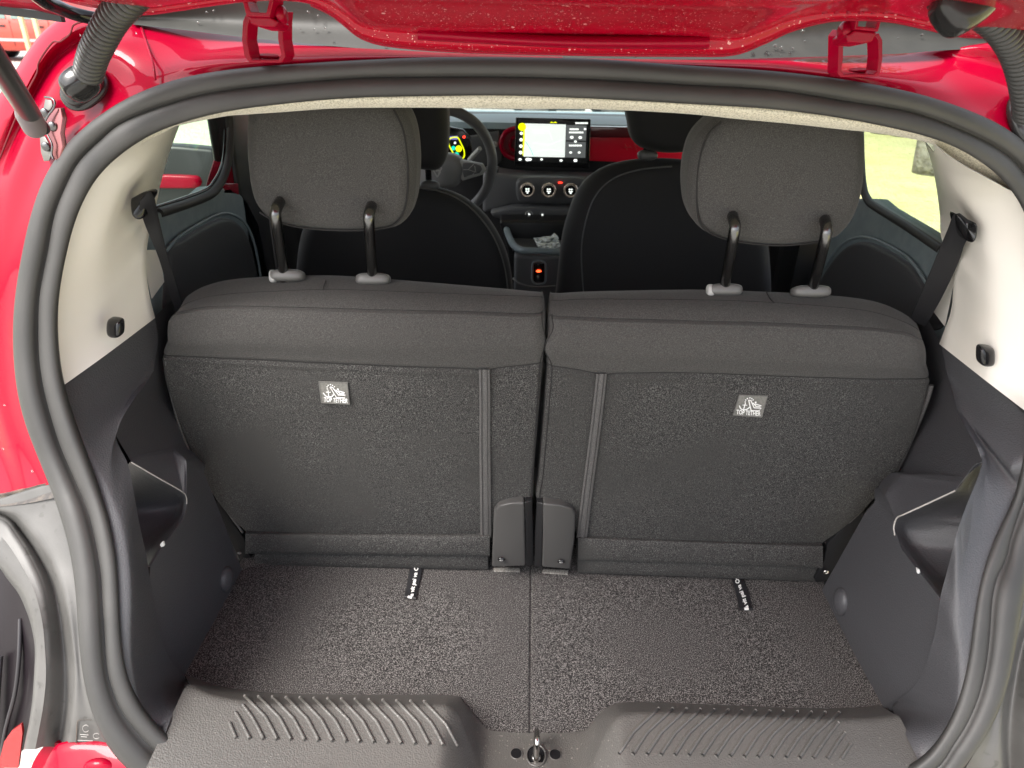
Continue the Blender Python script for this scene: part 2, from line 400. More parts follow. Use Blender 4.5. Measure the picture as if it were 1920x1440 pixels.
# wheel house left, faceted and bevelled
pl = ('x', -.549)
a0 = (290,594,1.02); a1 = (297,640,1.02); a2 = (288,695,.99); a3 = (226,788,.87); a4 = (216,815,.85); a5 = (247,867,.83)
k1 = (262,856,.86); k2 = (325,843,.94); k3 = (350,862,pl)
s0 = (325,560,1.12); s1 = (345,700,1.12); s2 = (385,850,1.10); s3 = (383,887,pl); s4 = (412,960,pl)
q1 = (345,925,pl); q2 = (350,945,pl); q3 = (344,972,pl); q4 = (305,1025,pl); q5 = (282,1062,pl)
po = ('x', -.556)
e1 = (278,1110,po); e2 = (291,1180,po); e3 = (308,1232,po); e4 = (328,1262,po); e5 = (346,1280,('z',.612))
fl1 = (455,1072,pl); fl2 = (405,1168,pl)
wl = wall('wheel_house', [(a0,s0,s1,a1),(a1,s1,s2,k3,k2,k1,a5,a4,a3,a2),(k1,k2,q1,a5),(k2,k3,q2,q1),(k3,s2,s3,s4,fl1,q3,q2),(q3,fl1,fl2,q4),(q4,fl2,e5,e4,e3,e2,e1,q5)], TRIM, car, bevel=.009)
pk = [(247,867,.83),(300,898,.855),(340,921,.882),(349,932,pl),(350,945,pl),(346,967,pl),(335,987,pl),(305,1025,pl),(282,1062,pl)]
pkb = [(240,872,.85),(285,905,.875),(322,932,.90),(330,941,.905),(331,950,.905),(322,970,.89),(300,1005,.85),(284,1030,.82),(270,1065,.785)]
pocket = loft('side_pocket', [pts(pk), pts(pkb), pts([(190,880,.86),(205,925,.87),(210,948,.875),(212,955,.875),(215,962,.875),(215,975,.865),(215,990,.85),(220,1030,.83),(225,1085,.79)])], TRIM, wl, n=40, m=4, thick=.003, linl=False, away=(-1, .2, 0))
ED = mat('edge_highlight', (.45, .43, .40), .35)  # pale colour stands in for the highlight along the pocket edge
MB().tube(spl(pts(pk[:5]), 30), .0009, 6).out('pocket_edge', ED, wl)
MB().tube(spl(pts(pk[4:]), 30), .0005, 6).out('pocket_edge', TRIM, wl)
pxpoly(MB(), [(302,1018),(306,1017),(308,1024),(302,1026),(300,1022)], .79, .003).out('clip_tab', WHITE, wl)
def dimple(x, y, s, wx, hy, par):
    c = P3(x, y, s); MB().ell(c, (.012, wx, hy), n=20, m=12).out('tie_down_boss', TRIM, par)
dimple(424, 1086, ('x',-.548), .022, .024, wl)
# right
R0 = [(2005,700,None)]
r_l0 = [mir(p) for p in l0[:3]]+pts([(1924,925),(1899,969),(1872,1022),(1855,1076),(1844,1120),(1839,1156),(1835,1191),(1828,1244),(1815,1302),(1797,1356),(1770,1404),(1738,1440)], A(.004))
r_l1 = [mir(p) for p in l1[:3]]+pts([(1903,905),(1858,969),(1831,1018),(1809,1067),(1799,1120),(1794,1182),(1797,1244),(1794,1293),(1785,1338),(1763,1384),(1738,1432)], A(.016))
r_lm = pts([(1850,705,A(.05)),(1870,770,A(.045)),(1872,830,A(.035)),(1860,890,A(.032)),(1838,960,A(.03)),(1815,1020,A(.03)),(1796,1075,A(.03)),(1782,1130,A(.03)),(1776,1190,A(.03)),(1770,1240,A(.03)),(1755,1290,A(.03)),(1733,1340,A(.03)),(1714,1380,A(.025)),(1728,1431,A(.004))])
r_l2 = pts([(1763,642,1.02),(1775,700,1.0),(1795,770,.93),(1822,822,.87),(1840,850,.85),(1842,867,.84),(1832,900,.82),(1816,938,.80),(1795,996,.77),(1777,1067,.755),(1763,1120,.74),(1756,1173,.727),(1744,1218,.72),(1727,1267,.722),(1700,1302,.73),(1671,1322,.765),(1692,1365,('z',.70)),(1724,1431,('z',.704))])
trimR = loftY('side_trim', [r_l0, r_l1, r_l2], TRIM, car, n=140, m=6, thick=.006, away=(1, .3, 0))
pr = ('x', .549); pq = ('x', .556)
a0 = (1763,642,1.02); a1 = (1775,700,1.0); a2 = (1795,770,.93); a3 = (1822,822,.87); a4 = (1840,850,.85); a5 = (1842,867,.84)
b1 = (1811,893,.85); q0 = (1791,920,.85); q1 = (1696,964,.872); q2 = (1679,975,pr); q3 = (1676,987,pr); q4 = (1691,1031,pr); q5 = (1722,1071,pr); q6 = (1762,1121,pr)
k1 = (1784,909,.87); k2 = (1690,896,.95); k3 = (1656,924,pr)
s0 = (1720,560,1.12); s1 = (1725,740,1.12); s2 = (1640,890,1.10); s3 = (1640,942,pr); s4 = (1622,962,pr)
e1 = (1762,1176,pq); e2 = (1750,1222,pq); e3 = (1733,1272,pq); e4 = (1706,1308,pq); e5 = (1676,1334,('z',.612)); e6 = (1653,1330,('z',.612))
fl1 = (1541,1106,pr); fl2 = (1590,1203,pr)
wr = wall('wheel_house', [(a0,s0,s1,a1),(a1,s1,s2,k3,k2,k1,b1,a5,a4,a3,a2),(k1,k2,q1,q0),(b1,k1,q0),(k2,k3,q2,q1),(k3,s2,s3,s4,fl1,q3,q2),(q3,fl1,fl2,q4),(q4,fl2,e6,e5,e4,e3,e2,e1,q6,q5)], TRIM, car, bevel=.009)
pk = [(1842,867,.84),(1829,871,.845),(1811,893,.85),(1791,920,.85),(1744,942,.86),(1696,964,.872),(1682,971,pr),(1676,987,pr),(1678,1004,pr),(1691,1031,pr),(1722,1071,pr),(1762,1121,pr)]
pkb = [(1852,872,.86),(1838,880,.865),(1824,905,.865),(1808,935,.87),(1765,955,.875),(1715,975,.89),(1705,982,.893),(1702,992,.893),(1705,1004,.887),(1720,1030,.87),(1748,1065,.83),(1775,1115,.765)]
pkc = [(1890,880,.86),(1885,900,.86),(1880,930,.86),(1870,960,.86),(1860,975,.855),(1850,985,.85),(1845,992,.85),(1842,1000,.845),(1840,1010,.84),(1838,1030,.83),(1832,1065,.81),(1825,1130,.78)]
loft('side_pocket', [pts(pk), pts(pkb), pts(pkc)], TRIM, wr, n=50, m=4, thick=.003, away=(1, .2, 0))
MB().tube(spl(pts(pk[3:9]), 40), .0012, 6).out('pocket_edge', ED, wr)  # painted highlight along the right pocket edge
MB().tube(spl(pts(pk[:4]), 20), .0006, 6).out('pocket_edge', TRIM, wr)
pxpoly(MB(), [(1719,1066),(1724,1068),(1726,1076),(1720,1075)], .795, .003).out('clip_tab', WHITE, wr)
dimple(1577, 1128, ('x',.548), .022, .026, wr)

# pillars
PL0 = pts([(312,238),(280,252),(250,270),(215,297),(180,320),(160,352),(140,393),(123,440),(112,490),(102,560),(98,625),(102,680),(110,729)], A(.012))
PLm = pts([(325,236,A(.16)),(305,262,A(.12)),(290,285,A(.10)),(262,320,A(.08)),(235,350,A(.07)),(218,390,A(.07)),(205,430,A(.07)),(197,470,A(.075)),(192,510,A(.08)),(190,560,A(.085)),(193,610,A(.09)),(198,640,A(.09)),(202,663,A(.085))])
PL1 = pts([(338,231,('x',WLx)),(329,255,('x',WLx)),(318,285,('x',WLx)),(308,318,('x',WLx)),(300,350,('x',-.638)),(294,380,1.06),(284,420,1.04),(277,455,1.03),(274,485,1.02),(275,515,1.02),(279,545,1.02),(284,570,1.02),(291,596,1.02)])
pilL = loft('pillar_trim', [PL0, PLm, PL1], BEIGE, car, n=70, m=8, thick=.005, away=(-.6, .8, 0), label='beige pillar trim on the left side')
loft('trim_fillet', [pts([(272,470,1.05),(276,520,1.05),(284,560,1.05)]), pts([(296,470,1.10),(302,505,1.10),(306,530,1.10)])], BEIGE, pilL, n=12, m=4)
PR0 = pts([(1752,270),(1780,293),(1810,312),(1840,328),(1880,350),(1918,378)], A(.012))+[mir(P3(x, y, A(.012))) for x, y in [(133,410),(118,465),(106,530),(98,600),(98,650),(103,700)]]+[P3(1928,775,A(.012))]
PRm = pts([(1750,285,A(.15)),(1765,320,A(.12)),(1785,350,A(.10)),(1810,380,A(.09)),(1830,420,A(.085)),(1842,470,A(.08)),(1850,520,A(.08)),(1853,560,A(.08)),(1855,600,A(.08)),(1853,640,A(.08)),(1850,680,A(.08)),(1846,712,A(.075))])
PR1 = pts([(1733,264,('x',WRx)),(1742,290,('x',WRx)),(1750,320,('x',WRx)),(1757,360,('x',WRx)),(1762,400,('x',WRx)),(1764,440,1.07),(1775,480,1.05),(1786,520,1.03),(1786,560,1.02),(1781,590,1.02),(1772,615,1.02),(1761,645,1.02)])
pilR = loft('pillar_trim', [PR0, PRm, PR1], BEIGE, car, n=70, m=8, thick=.005, away=(.6, .8, 0), label='off-white pillar trim on the right side')
loft('trim_fillet', [pts([(1790,470,1.05),(1788,530,1.05),(1772,612,1.05)]), pts([(1770,480,1.10),(1762,520,1.10),(1748,580,1.10)])], BEIGE, pilR, n=12, m=4)
def clipb(x, y, w_, h_, s, par):
    C = [(x-w_/2, y-h_/2+6), (x-w_/2+5, y-h_/2), (x+w_/2-5, y-h_/2+2), (x+w_/2, y-h_/2+8), (x+w_/2, y+h_/2-7), (x+w_/2-6, y+h_/2), (x-w_/2+8, y+h_/2), (x-w_/2, y+h_/2-8)]
    cushion('cargo_cover_stud', pts(C, s), GLOSS, par, bulge=.003, rnd=.004, thick=.014, n=40, rings=8)
clipb(212, 617, 26, 35, A(.078), pilL); clipb(1853, 670, 27, 37, A(.066), pilR)
# headliner
Hl = [(1120,205),(960,204),(800,202),(640,203),(533,210),(460,215),(423,218),(345,233),(322,240),(303,251),(270,268),(235,288),(205,306),(186,318)]
Hr = [(1280,213),(1380,223),(1480,232),(1580,243),(1640,249),(1713,261),(1750,272),(1785,297),(1830,326),(1880,352),(1918,373)]
H0 = [(p[0], p[1]) for p in Ic if p[1] < 345][::-1]+Ir
H0 = [(x, y-12) if 330 < x < 1700 else (x-6 if x < 900 else x+8, y-8) for x, y in H0]
H2 = Hl[::-1]+Hr
h0 = spl(pts(H0, A(.02)), 120); h2 = spl(pts(H2, A(.045)), 120)
h1 = h0*.35+h2*.65+np.array([0, -.018, .004])
def fw(a, dy, dz, sx): b = a.copy(); b[:, 1] += dy; b[:, 2] += dz; b[:, 0] *= sx; return b
loft('headliner', [h0, h1, h2, fw(h2, .03, .012, 1.0), fw(h2, .5, .05, 1.0), fw(h2, 1.6, .04, 1.0)], LINER, car, n=120, m=5, thick=.004, away=(0, 0, 1))

# ------------------------------------------------------------------ body shell around the opening
U_ = lambda l, s=None: pts(l, s)
bl0 = U_([(1055,118),(840,112),(640,118),(467,132),(367,145),(287,168),(233,192),(187,222),(143,258),(113,292),(90,328),(72,375),(60,420),(50,470),(40,520),(34,580),(33,630),(38,697),(47,757),(64,807),(87,863),(104,906)], A(.004))
bl1 = U_([(1055,112,A(.0)),(840,107,A(.0)),(640,107,A(0)),(467,114,A(.0)),(367,122,A(.005)),(287,140,A(.01)),(225,160,A(.015)),(175,190,A(.015)),(125,232,A(.015)),(92,270,A(.01)),(68,315,A(.01)),(50,365,A(.01)),(36,412,A(.01)),(25,460,A(.01)),(15,515,A(.01)),(8,575,A(.01)),(8,630,A(.01)),(12,700,A(.01)),(20,760,A(.01)),(37,812,A(.01)),(60,866,A(.01)),(78,911,A(.01))])
bl2 = U_([(1055,108,A(.045)),(840,101,A(.045)),(640,92,A(.05)),(467,85,A(.055)),(367,82,A(.06)),(285,80,A(.045)),(215,85,A(.02)),(165,105,A(.015)),(122,140,A(.01)),(95,180,A(.01)),(72,215,A(.01)),(50,260,A(.01)),(30,310,A(.01)),(15,360,A(.01)),(0,430,A(.01)),(-12,520,A(.01)),(-18,600,A(.01)),(-15,680,A(.01)),(-5,750,A(.01)),(12,812,A(.01)),(35,870,A(.01)),(50,917,A(.01))])
bl3 = U_([(1055,106,A(.07)),(840,99,A(.07)),(640,84,A(.08)),(467,67,A(.09)),(367,56,A(.09)),(275,52,A(.07)),(205,58,A(.045)),(148,78,A(.04)),(108,108,A(.04)),(80,147,A(.04)),(58,190,A(.04)),(36,240,A(.035)),(14,292,A(.03)),(-8,350,A(.02)),(-25,430,A(.02)),(-38,520,A(.02)),(-44,600,A(.02)),(-40,680,A(.02)),(-30,750,A(.02)),(-12,815,A(.02)),(10,875,A(.02)),(22,922,A(.02))])
bl4 = U_([(1055,104,A(.09)),(840,97,A(.09)),(640,81,A(.10)),(467,64,A(.11)),(367,52,A(.11)),(262,42,A(.08)),(195,42,A(.03)),(140,58,A(.02)),(98,88,A(.02)),(72,122,A(.02)),(48,165,A(.02)),(22,215,A(.02)),(-4,270,A(.02)),(-30,340,A(.02)),(-50,430,A(.02)),(-64,520,A(.02)),(-72,600,A(.02)),(-68,680,A(.02)),(-55,750,A(.02)),(-38,818,A(.02)),(-15,880,A(.02)),(-8,927,A(.02))])
bl5 = U_([(1055,102,A(.12)),(840,95,A(.12)),(640,78,A(.13)),(467,60,A(.13)),(367,48,A(.13)),(250,36,A(.10)),(185,30,A(.05)),(130,28,A(.05)),(86,58,A(.05)),(58,95,A(.05)),(28,143,A(.05)),(-10,200,A(.05)),(-45,265,A(.05)),(-75,340,A(.05)),(-100,430,A(.05)),(-115,520,A(.05)),(-125,600,A(.05)),(-120,680,A(.05)),(-108,750,A(.05)),(-90,820,A(.05)),(-70,885,A(.05)),(-60,932,A(.05))])
bl6 = [p+np.array([-.01 if i > 6 else 0, .5, .01 if i < 9 else 0]) for i, p in enumerate(bl5)]
def half(Ls, side):
    Ls = [[np.array(p) for p in l] for l in Ls]
    if side > 0: Ls = [[mir(p) for p in l] for l in Ls]
    return Ls
bodyL = loft('quarter_panel', [bl0, bl1, bl2, bl3, bl4, bl5, bl6], RED, car, n=160, m=5, thick=.003, away=(-.5, .5, .1), label='glossy red body edge left of the boot opening')
# right, top part from the photo, the rest mirrored
rt = [(1055,118),(1280,128),(1447,138),(1563,152),(1663,168),(1747,188),(1830,218),(1880,242),(1920,268)]
rt1 = [(1055,112),(1280,120),(1447,126),(1563,138),(1663,148),(1747,163),(1840,195),(1900,222),(1950,255)]
rt2 = [(1055,110),(1280,115),(1447,116),(1563,122),(1663,122),(1747,128),(1850,160),(1925,190),(1985,230)]
rt3 = [(1055,109),(1280,111),(1447,110),(1563,108),(1663,105),(1747,105),(1850,118),(1950,150),(2020,200)]
rt4 = [(1055,106),(1280,109),(1447,107),(1563,103),(1663,99),(1747,95),(1850,87),(1960,110),(2050,170)]
rt5 = [(1055,104),(1280,107),(1447,104),(1563,100),(1663,95),(1747,90),(1850,78),(1970,70),(2100,120)]
offs = [[.004]*9, [0,0,0,.0,.005,.01,.015,.015,.01], [.045,.045,.05,.055,.06,.05,.02,.015,.01], [.07,.07,.08,.09,.09,.08,.045,.04,.04], [.09,.09,.1,.11,.11,.09,.04,.02,.02], [.12,.12,.13,.13,.13,.12,.08,.05,.05]]
RL = []
for l, o, bl in zip((rt, rt1, rt2, rt3, rt4, rt5), offs, (bl0, bl1, bl2, bl3, bl4, bl5)):
    RL.append([P3(p[0], p[1], A(q)) for p, q in zip(l, o)]+[mir(p) for p in bl[10:]])
RL.append([p+np.array([.01 if i > 6 else 0, .5, .01 if i < 9 else 0]) for i, p in enumerate(RL[-1])])
bodyR = loft('quarter_panel', RL, RED, car, n=160, m=5, thick=.003, away=(.5, .5, .1), label='glossy red body edge right of the boot opening')
# crimp lines and creases
MB().tube(spl(pts([(157,40),(138,47),(131,64),(113,78),(98,80),(73,116),(69,138),(51,173),(25,233),(0,296),(-10,320)], A(.017)), 90), .0012, 6).out('panel_joint', mat('joint_red', (.12, .002, .006), .5), bodyL)
DR = mat('crease_red', (.4, .002, .015), .3, coat=1)
MB().tube(spl(pts([(265,52,A(.065)),(276,85,A(.036)),(287,120,A(.006)),(291,150,A(.0))]), 20), .0014, 8).out('weld_crease', RED, bodyL)

for x, y, q in ((60,884,2.6),(8,760,2),(30,640,1.6),(5,842,2.4),(255,62,1.6),(200,96,1.6),(150,66,1.4)):
    MB().ell(P3(x, y, A(.008)), (q*.0006, q*.0006, q*.0008), n=10, m=6).out('water_drop', DROP, bodyL)
# grey plastic body panel behind the hinges
GPl = [(250,46),(350,57),(450,69),(640,88),(840,101),(1055,109),(1280,112),(1480,108),(1663,102),(1760,95),(1850,90),(1885,88)]
GPu = [(235,20),(330,12),(400,2),(480,-8),(640,-10),(840,20),(1055,40),(1280,40),(1480,20),(1600,10),(1760,30),(1885,60)]
gpan = loft('spoiler_panel', [pts(GPl, A(.06)), [P3(a[0]*.5+b[0]*.5, a[1]*.5+b[1]*.5, A(.075)) for a, b in zip(GPl, GPu)], pts(GPu, A(.06))], PLG, car, n=120, m=6, thick=.006, label='dark grey panel with water drops between tailgate and roof')
drops = [(1505,59,4),(1532,46,3),(1453,85,4),(1465,89,4),(1411,102,4),(1437,101,4.5),(1445,103,3),(1463,103,2.5),(1481,100,3),(1486,90,2.5),(1509,77,2.5),(1729,65,3),(1684,71,2),(372,43,3.5),(388,24,3),(401,21,3),(578,23,4),(597,30,3),(563,54,2.5),(590,55,2.5),(610,52,3),(627,80,2.5),(725,90,3),(842,94,3),(870,97,3.5),(884,98,4),(895,98,3.5),(1192,106,3),(1436,88,2)]
gdrop = []
for x, y, r in drops:
    f = A(.06); c = P3(x, y, f); 
    for yy in range(4): pass
    cc = P3(x, y, A(.062 if y > 70 else .066)); rr = r*.55/1000
    MB().ell(cc, (rr, rr*1.1, rr), n=12, m=8).out('water_drop', DROP, gpan)

# ------------------------------------------------------------------ tailgate
xs = [-40,60,160,260,333,400,467,530,583,617,640,680,740,873,1073,1280,1373,1430,1480,1530,1580,1663,1730,1797,1863,1930,2050]
ys = [-40,-15,10,27,20,10,2,0,7,23,40,70,85,95,100,102,100,80,57,42,35,37,50,65,68,70,75]
fl = [14,14,14,14,14,13,12,12,14,18,20,24,30,36,38,36,30,26,22,18,14,14,14,14,14,14,14]
def trow(f, Yv): return [P3(x, y-f*k, Yv) for x, y, k in zip(xs, ys, fl)]
t0 = [P3(x, y, .80) for x, y in zip(xs, ys)]
tr = [[p+np.array([0, .03, .02]) for p in t0], t0, trow(.25, .785), trow(.85, .782), trow(1.05, .76)]
def up(z, Y): return [np.array([p[0]*(1.0), Y, z+.0*p[0]]) for p in t0]
base = trow(1.05, .76)
r5 = [p*np.array([1, 0, 1])+np.array([0, .66, max(0, 1.575-p[2])*.6+.012]) for p in base]
r6 = [np.array([p[0], .48, 1.60+.00*p[0]]) for p in t0]
r7 = [np.array([p[0], .20, 1.80]) for p in t0]
r8 = [np.array([p[0], -.12, 2.02]) for p in t0]
tail = loft('tailgate', tr+[r5, r6, r7, r8], RED_WET, car, n=220, m=6, thick=.03, away=(0, .35, .9), label='underside of the raised red tailgate, spotted with fine drops')
# stiffening strip pressed in the flange
lip = spl(pts([(786,52,.772),(1050,68,.772),(1300,68,.772),(1329,66,.772)]), 60); lip2 = spl(pts([(783,74,.776),(1050,88,.776),(1300,91,.776),(1328,91,.776)]), 60); lm_ = (lip+lip2)/2+np.array([0, -.006, -.001])
loft('pressed_rail', [lip+np.array([0,.02,.004]), lip, lm_, lip2, lip2+np.array([0,.02,-.002])], RED, tail, n=60, m=4, thick=.004)
MB().tube(spl(pts([(583,9),(617,25),(640,42),(680,72),(740,87),(873,97),(1073,102),(1280,104),(1373,102),(1430,82),(1480,59),(1530,44),(1580,37),(1663,39),(1730,52),(1797,67),(1863,70)], .80), 160), .0014, 8).out('hem_edge', RED, tail)
# stamped slots on the right of the tailgate
mb = MB()
for i in range(9):
    x = 1520+i*23; pxpoly(mb, [(x, 14), (x+9, 13), (x+9, 26), (x, 27)], .772, .004)
mb.out('stamped_slot', RED, tail, bevel=.0008)
for x, y, w_, h_ in ((805,62,8,5),(820,64,6,5),(835,64,6,5),(850,65,6,5),(868,66,5,5),(880,74,6,5),(895,75,7,5),(912,75,6,5),(928,75,8,5),(945,76,9,5)):
    pass
# rubber bead and side strip at the far upper left
MB().tube(spl(pts([(55,-20,.78),(85,3,.80),(110,14,.82),(140,26,.84),(187,36,.86),(240,40,.88)]), 50), .007, 12).out('tailgate_bead', GLOSS, tail)
loft('tailgate_side', [pts([(-60,-60,.86),(20,-40,.86),(70,-20,.86),(130,10,.87),(185,30,.88)]), pts([(-60,-5,.88),(20,2,.88),(60,10,.88),(110,24,.885),(150,34,.89)]), pts([(-60,4,.90),(20,14,.90),(60,18,.90),(100,27,.90),(130,33,.90)])], RED, tail, n=40, m=4)
MB().strip(spl(pts([(-60,13,.905),(0,19,.905),(60,26,.905),(118,34,.905)]), 20), (0, 0, 1), .0085, .008).out('rear_window_bead', BLACK, tail)
# round plug at top
MB().ell(P3(1415, -4, .70), (.02, .02, .006)).out('rubber_plug', GLOSS, tail)

# hinges
def hinge(ho, hi_, lo, li, plate, knob, dx):
    k = .842
    m_ = MB(); Q = pts(ho+hi_[::-1], k); m_.prism(Q, (dx*.5, .017, .0)); o = m_.out('hinge', RED, tail, smooth=False, bevel=.0008)
    m_ = MB(); Q = pts(lo+li[::-1], .80); m_.prism(Q, (dx*.4, .017, -.003)); m_.out('hinge_leaf', RED, o, smooth=False, bevel=.0008)
    m_ = MB(); m_.prism(pts(plate, .803), (dx*.5, .024, -.004)); m_.out('hinge_plate', RED, o, smooth=False, bevel=.002)
    c = P3(knob[0], knob[1], .815); ax = np.array([RT, FW, UP])
    MB().ell(c, (.0058, .010, .0085), ax, n=24, pw=.8).out('hinge_pin', RED, o)
    MB().ell(c+np.array([math.copysign(.006, -dx)*1.2, 0, 0]), (.0035, .007, .006), ax, n=20).out('pin_head', RED, o)
    mx = (hi_[len(hi_)//2][0]+hi_[len(hi_)//2-1][0])/2
    MB().ell(P3(mx+4, hi_[len(hi_)//2][1]-7, .868), (.013, .012, .0028)).out('hinge_bolt', RED, o)
hinge([(460,28),(455,40),(453,75),(458,106),(467,117),(527,118),(535,106),(530,75),(530,42),(532,22)],
      [(470,30),(465,45),(463,75),(468,102),(472,112),(522,112),(527,103),(521,75),(521,45),(522,22)],
      [(453,-30),(454,0),(462,31),(505,32),(513,0),(516,-30)], [(461,-30),(462,0),(469,22),(499,24),(505,0),(507,-30)],
      [(466,30),(506,31),(521,40),(514,52),(486,51),(468,44)], (528,28), .011)
hinge([(1582,56),(1573,68),(1572,116),(1571,138),(1577,145),(1642,144),(1650,139),(1655,112),(1655,75),(1648,62)],
      [(1590,60),(1582,74),(1581,112),(1578,133),(1582,139),(1638,139),(1645,134),(1648,108),(1647,77),(1640,66)],
      [(1618,-40),(1611,0),(1603,55),(1647,59),(1663,0),(1671,-40)], [(1625,-40),(1617,0),(1609,49),(1643,52),(1657,0),(1664,-40)],
      [(1604,56),(1646,60),(1636,78),(1620,82),(1590,80),(1588,66)], (1583,58), -.011)

# wiring hoses
def hose(path, name, par, r0, label=None):
    P = spl(pts(path), 520); n = len(P)
    L = np.concatenate([[0], np.cumsum(np.linalg.norm(np.diff(P, axis=0), axis=1))])
    pitch = .0068
    r = [r0+.0036*abs(math.sin(math.pi*l/pitch))**.6-.003 for l in L]
    return MB().tube(P, r, 20).out(name, HOSE, par, label=label)
hl = hose([(320,-75,.745),(275,-30,.76),(243,0,.77),(213,33,.785),(190,73,.80),(174,107,.815),(165,140,.83)], 'wiring_hose', car, .0148, 'ribbed black wiring hose on the left')
gc = P3(158, 166, A(.0)); 
gax = np.array([RT*.8+UP*.6, UP*.8-RT*.6, -FW])
MB().ell(gc, (.031, .0235, .008), gax, n=36, m=14, pw=.9).out('grommet_flange', GROM, hl)
MB().ell(gc+RT*.001+FW*-.004, (.0265, .019, .012), gax, n=36, m=14, pw=.8).out('grommet_collar', GROM, hl)
MB().ell(P3(150, 157, .835), (.019, .0155, .018), gax, n=30, m=14, pw=.75).out('grommet_elbow', GROM, hl)
hr = hose([(1835,20,.76),(1858,36,.765),(1884,62,.775),(1905,98,.79),(1918,140,.805),(1925,180,.82),(1928,215,.835)], 'wiring_hose', car, .0142, 'ribbed black wiring hose on the right')
MB().ell(P3(1808, 8, .69), (.026, .021, .019), gax, n=30, m=14, pw=.7).out('grommet_elbow', GROM, hr)
MB().ell(P3(1785, 2, .70), (.012, .02, .02), gax, n=24, m=12, pw=.7).out('grommet_flange', GROM, hr)
MB().ell(P3(1926, 222, A(.0)), (.034, .022, .010), np.array([UP*.95-RT*.3, RT*.95+UP*.3, -FW]), n=36, m=14, pw=.9).out('grommet_flange', GROM, hr)

# gas strut
st = MB().tube(pts([(-60,30,.66),(56,214,.83)]), .0112, 24).out('gas_strut', mat('strut_black', (.035, .034, .034), .28), car, label='black gas strut holding the tailgate up on the left')
MB().tube(pts([(-45,75,.66),(30,185,.79)]), .0025, 8)
SLV = mat('sleeve_plastic', (.17, .145, .15), .55)
MB().tube(pts([(47,205,.822),(52,213,.828),(66,240,.845),(70,247,.848)]), [.0105, .0128, .0128, .0105], 24).out('strut_sleeve', SLV, st)
MB().ell(P3(75, 236, .848), (.008, .010, .013), gax, n=20).out('ball_socket', BLACK, st)
STM = mat('strut_bracket_metal', (.26, .10, .10), .22, metal=.8)
web = pts([(90,219),(103,203),(112,202),(117,222),(113,250),(117,275),(112,296),(104,301),(97,288),(98,270),(86,246),(83,232)], A(-.012))
br = MB().prism(web, (.004, .004, 0)).out('strut_bracket', STM, st, bevel=.0012)
MB().tube(spl(pts([(84,182),(97,184),(103,192),(100,204),(91,216),(84,230),(85,244),(92,258),(98,272),(97,288),(100,298)], A(-.016)), 50), .0012, 8).out('bracket_rim', METAL, br)
FT = mat('bracket_foot_metal', (.17, .165, .15), .35, metal=.6)
MB().prism(pts([(84,186),(96,188),(99,198),(90,214),(82,226),(78,218)], A(-.002)), (0, .003, 0)).out('bracket_foot', FT, br, bevel=.001)
MB().prism(pts([(74,256),(84,256),(93,272),(97,288),(92,302),(82,303),(76,285)], A(-.002)), (0, .003, 0)).out('bracket_foot', FT, br, bevel=.001)
for x, y, q in ((84,212,-.006),(86,275,-.006),(98,237,-.014)):
    c = P3(x, y, A(q)); b_ = MB().ell(c, (.0058, .0028, .0058), n=20).out('bracket_screw', METAL, br)

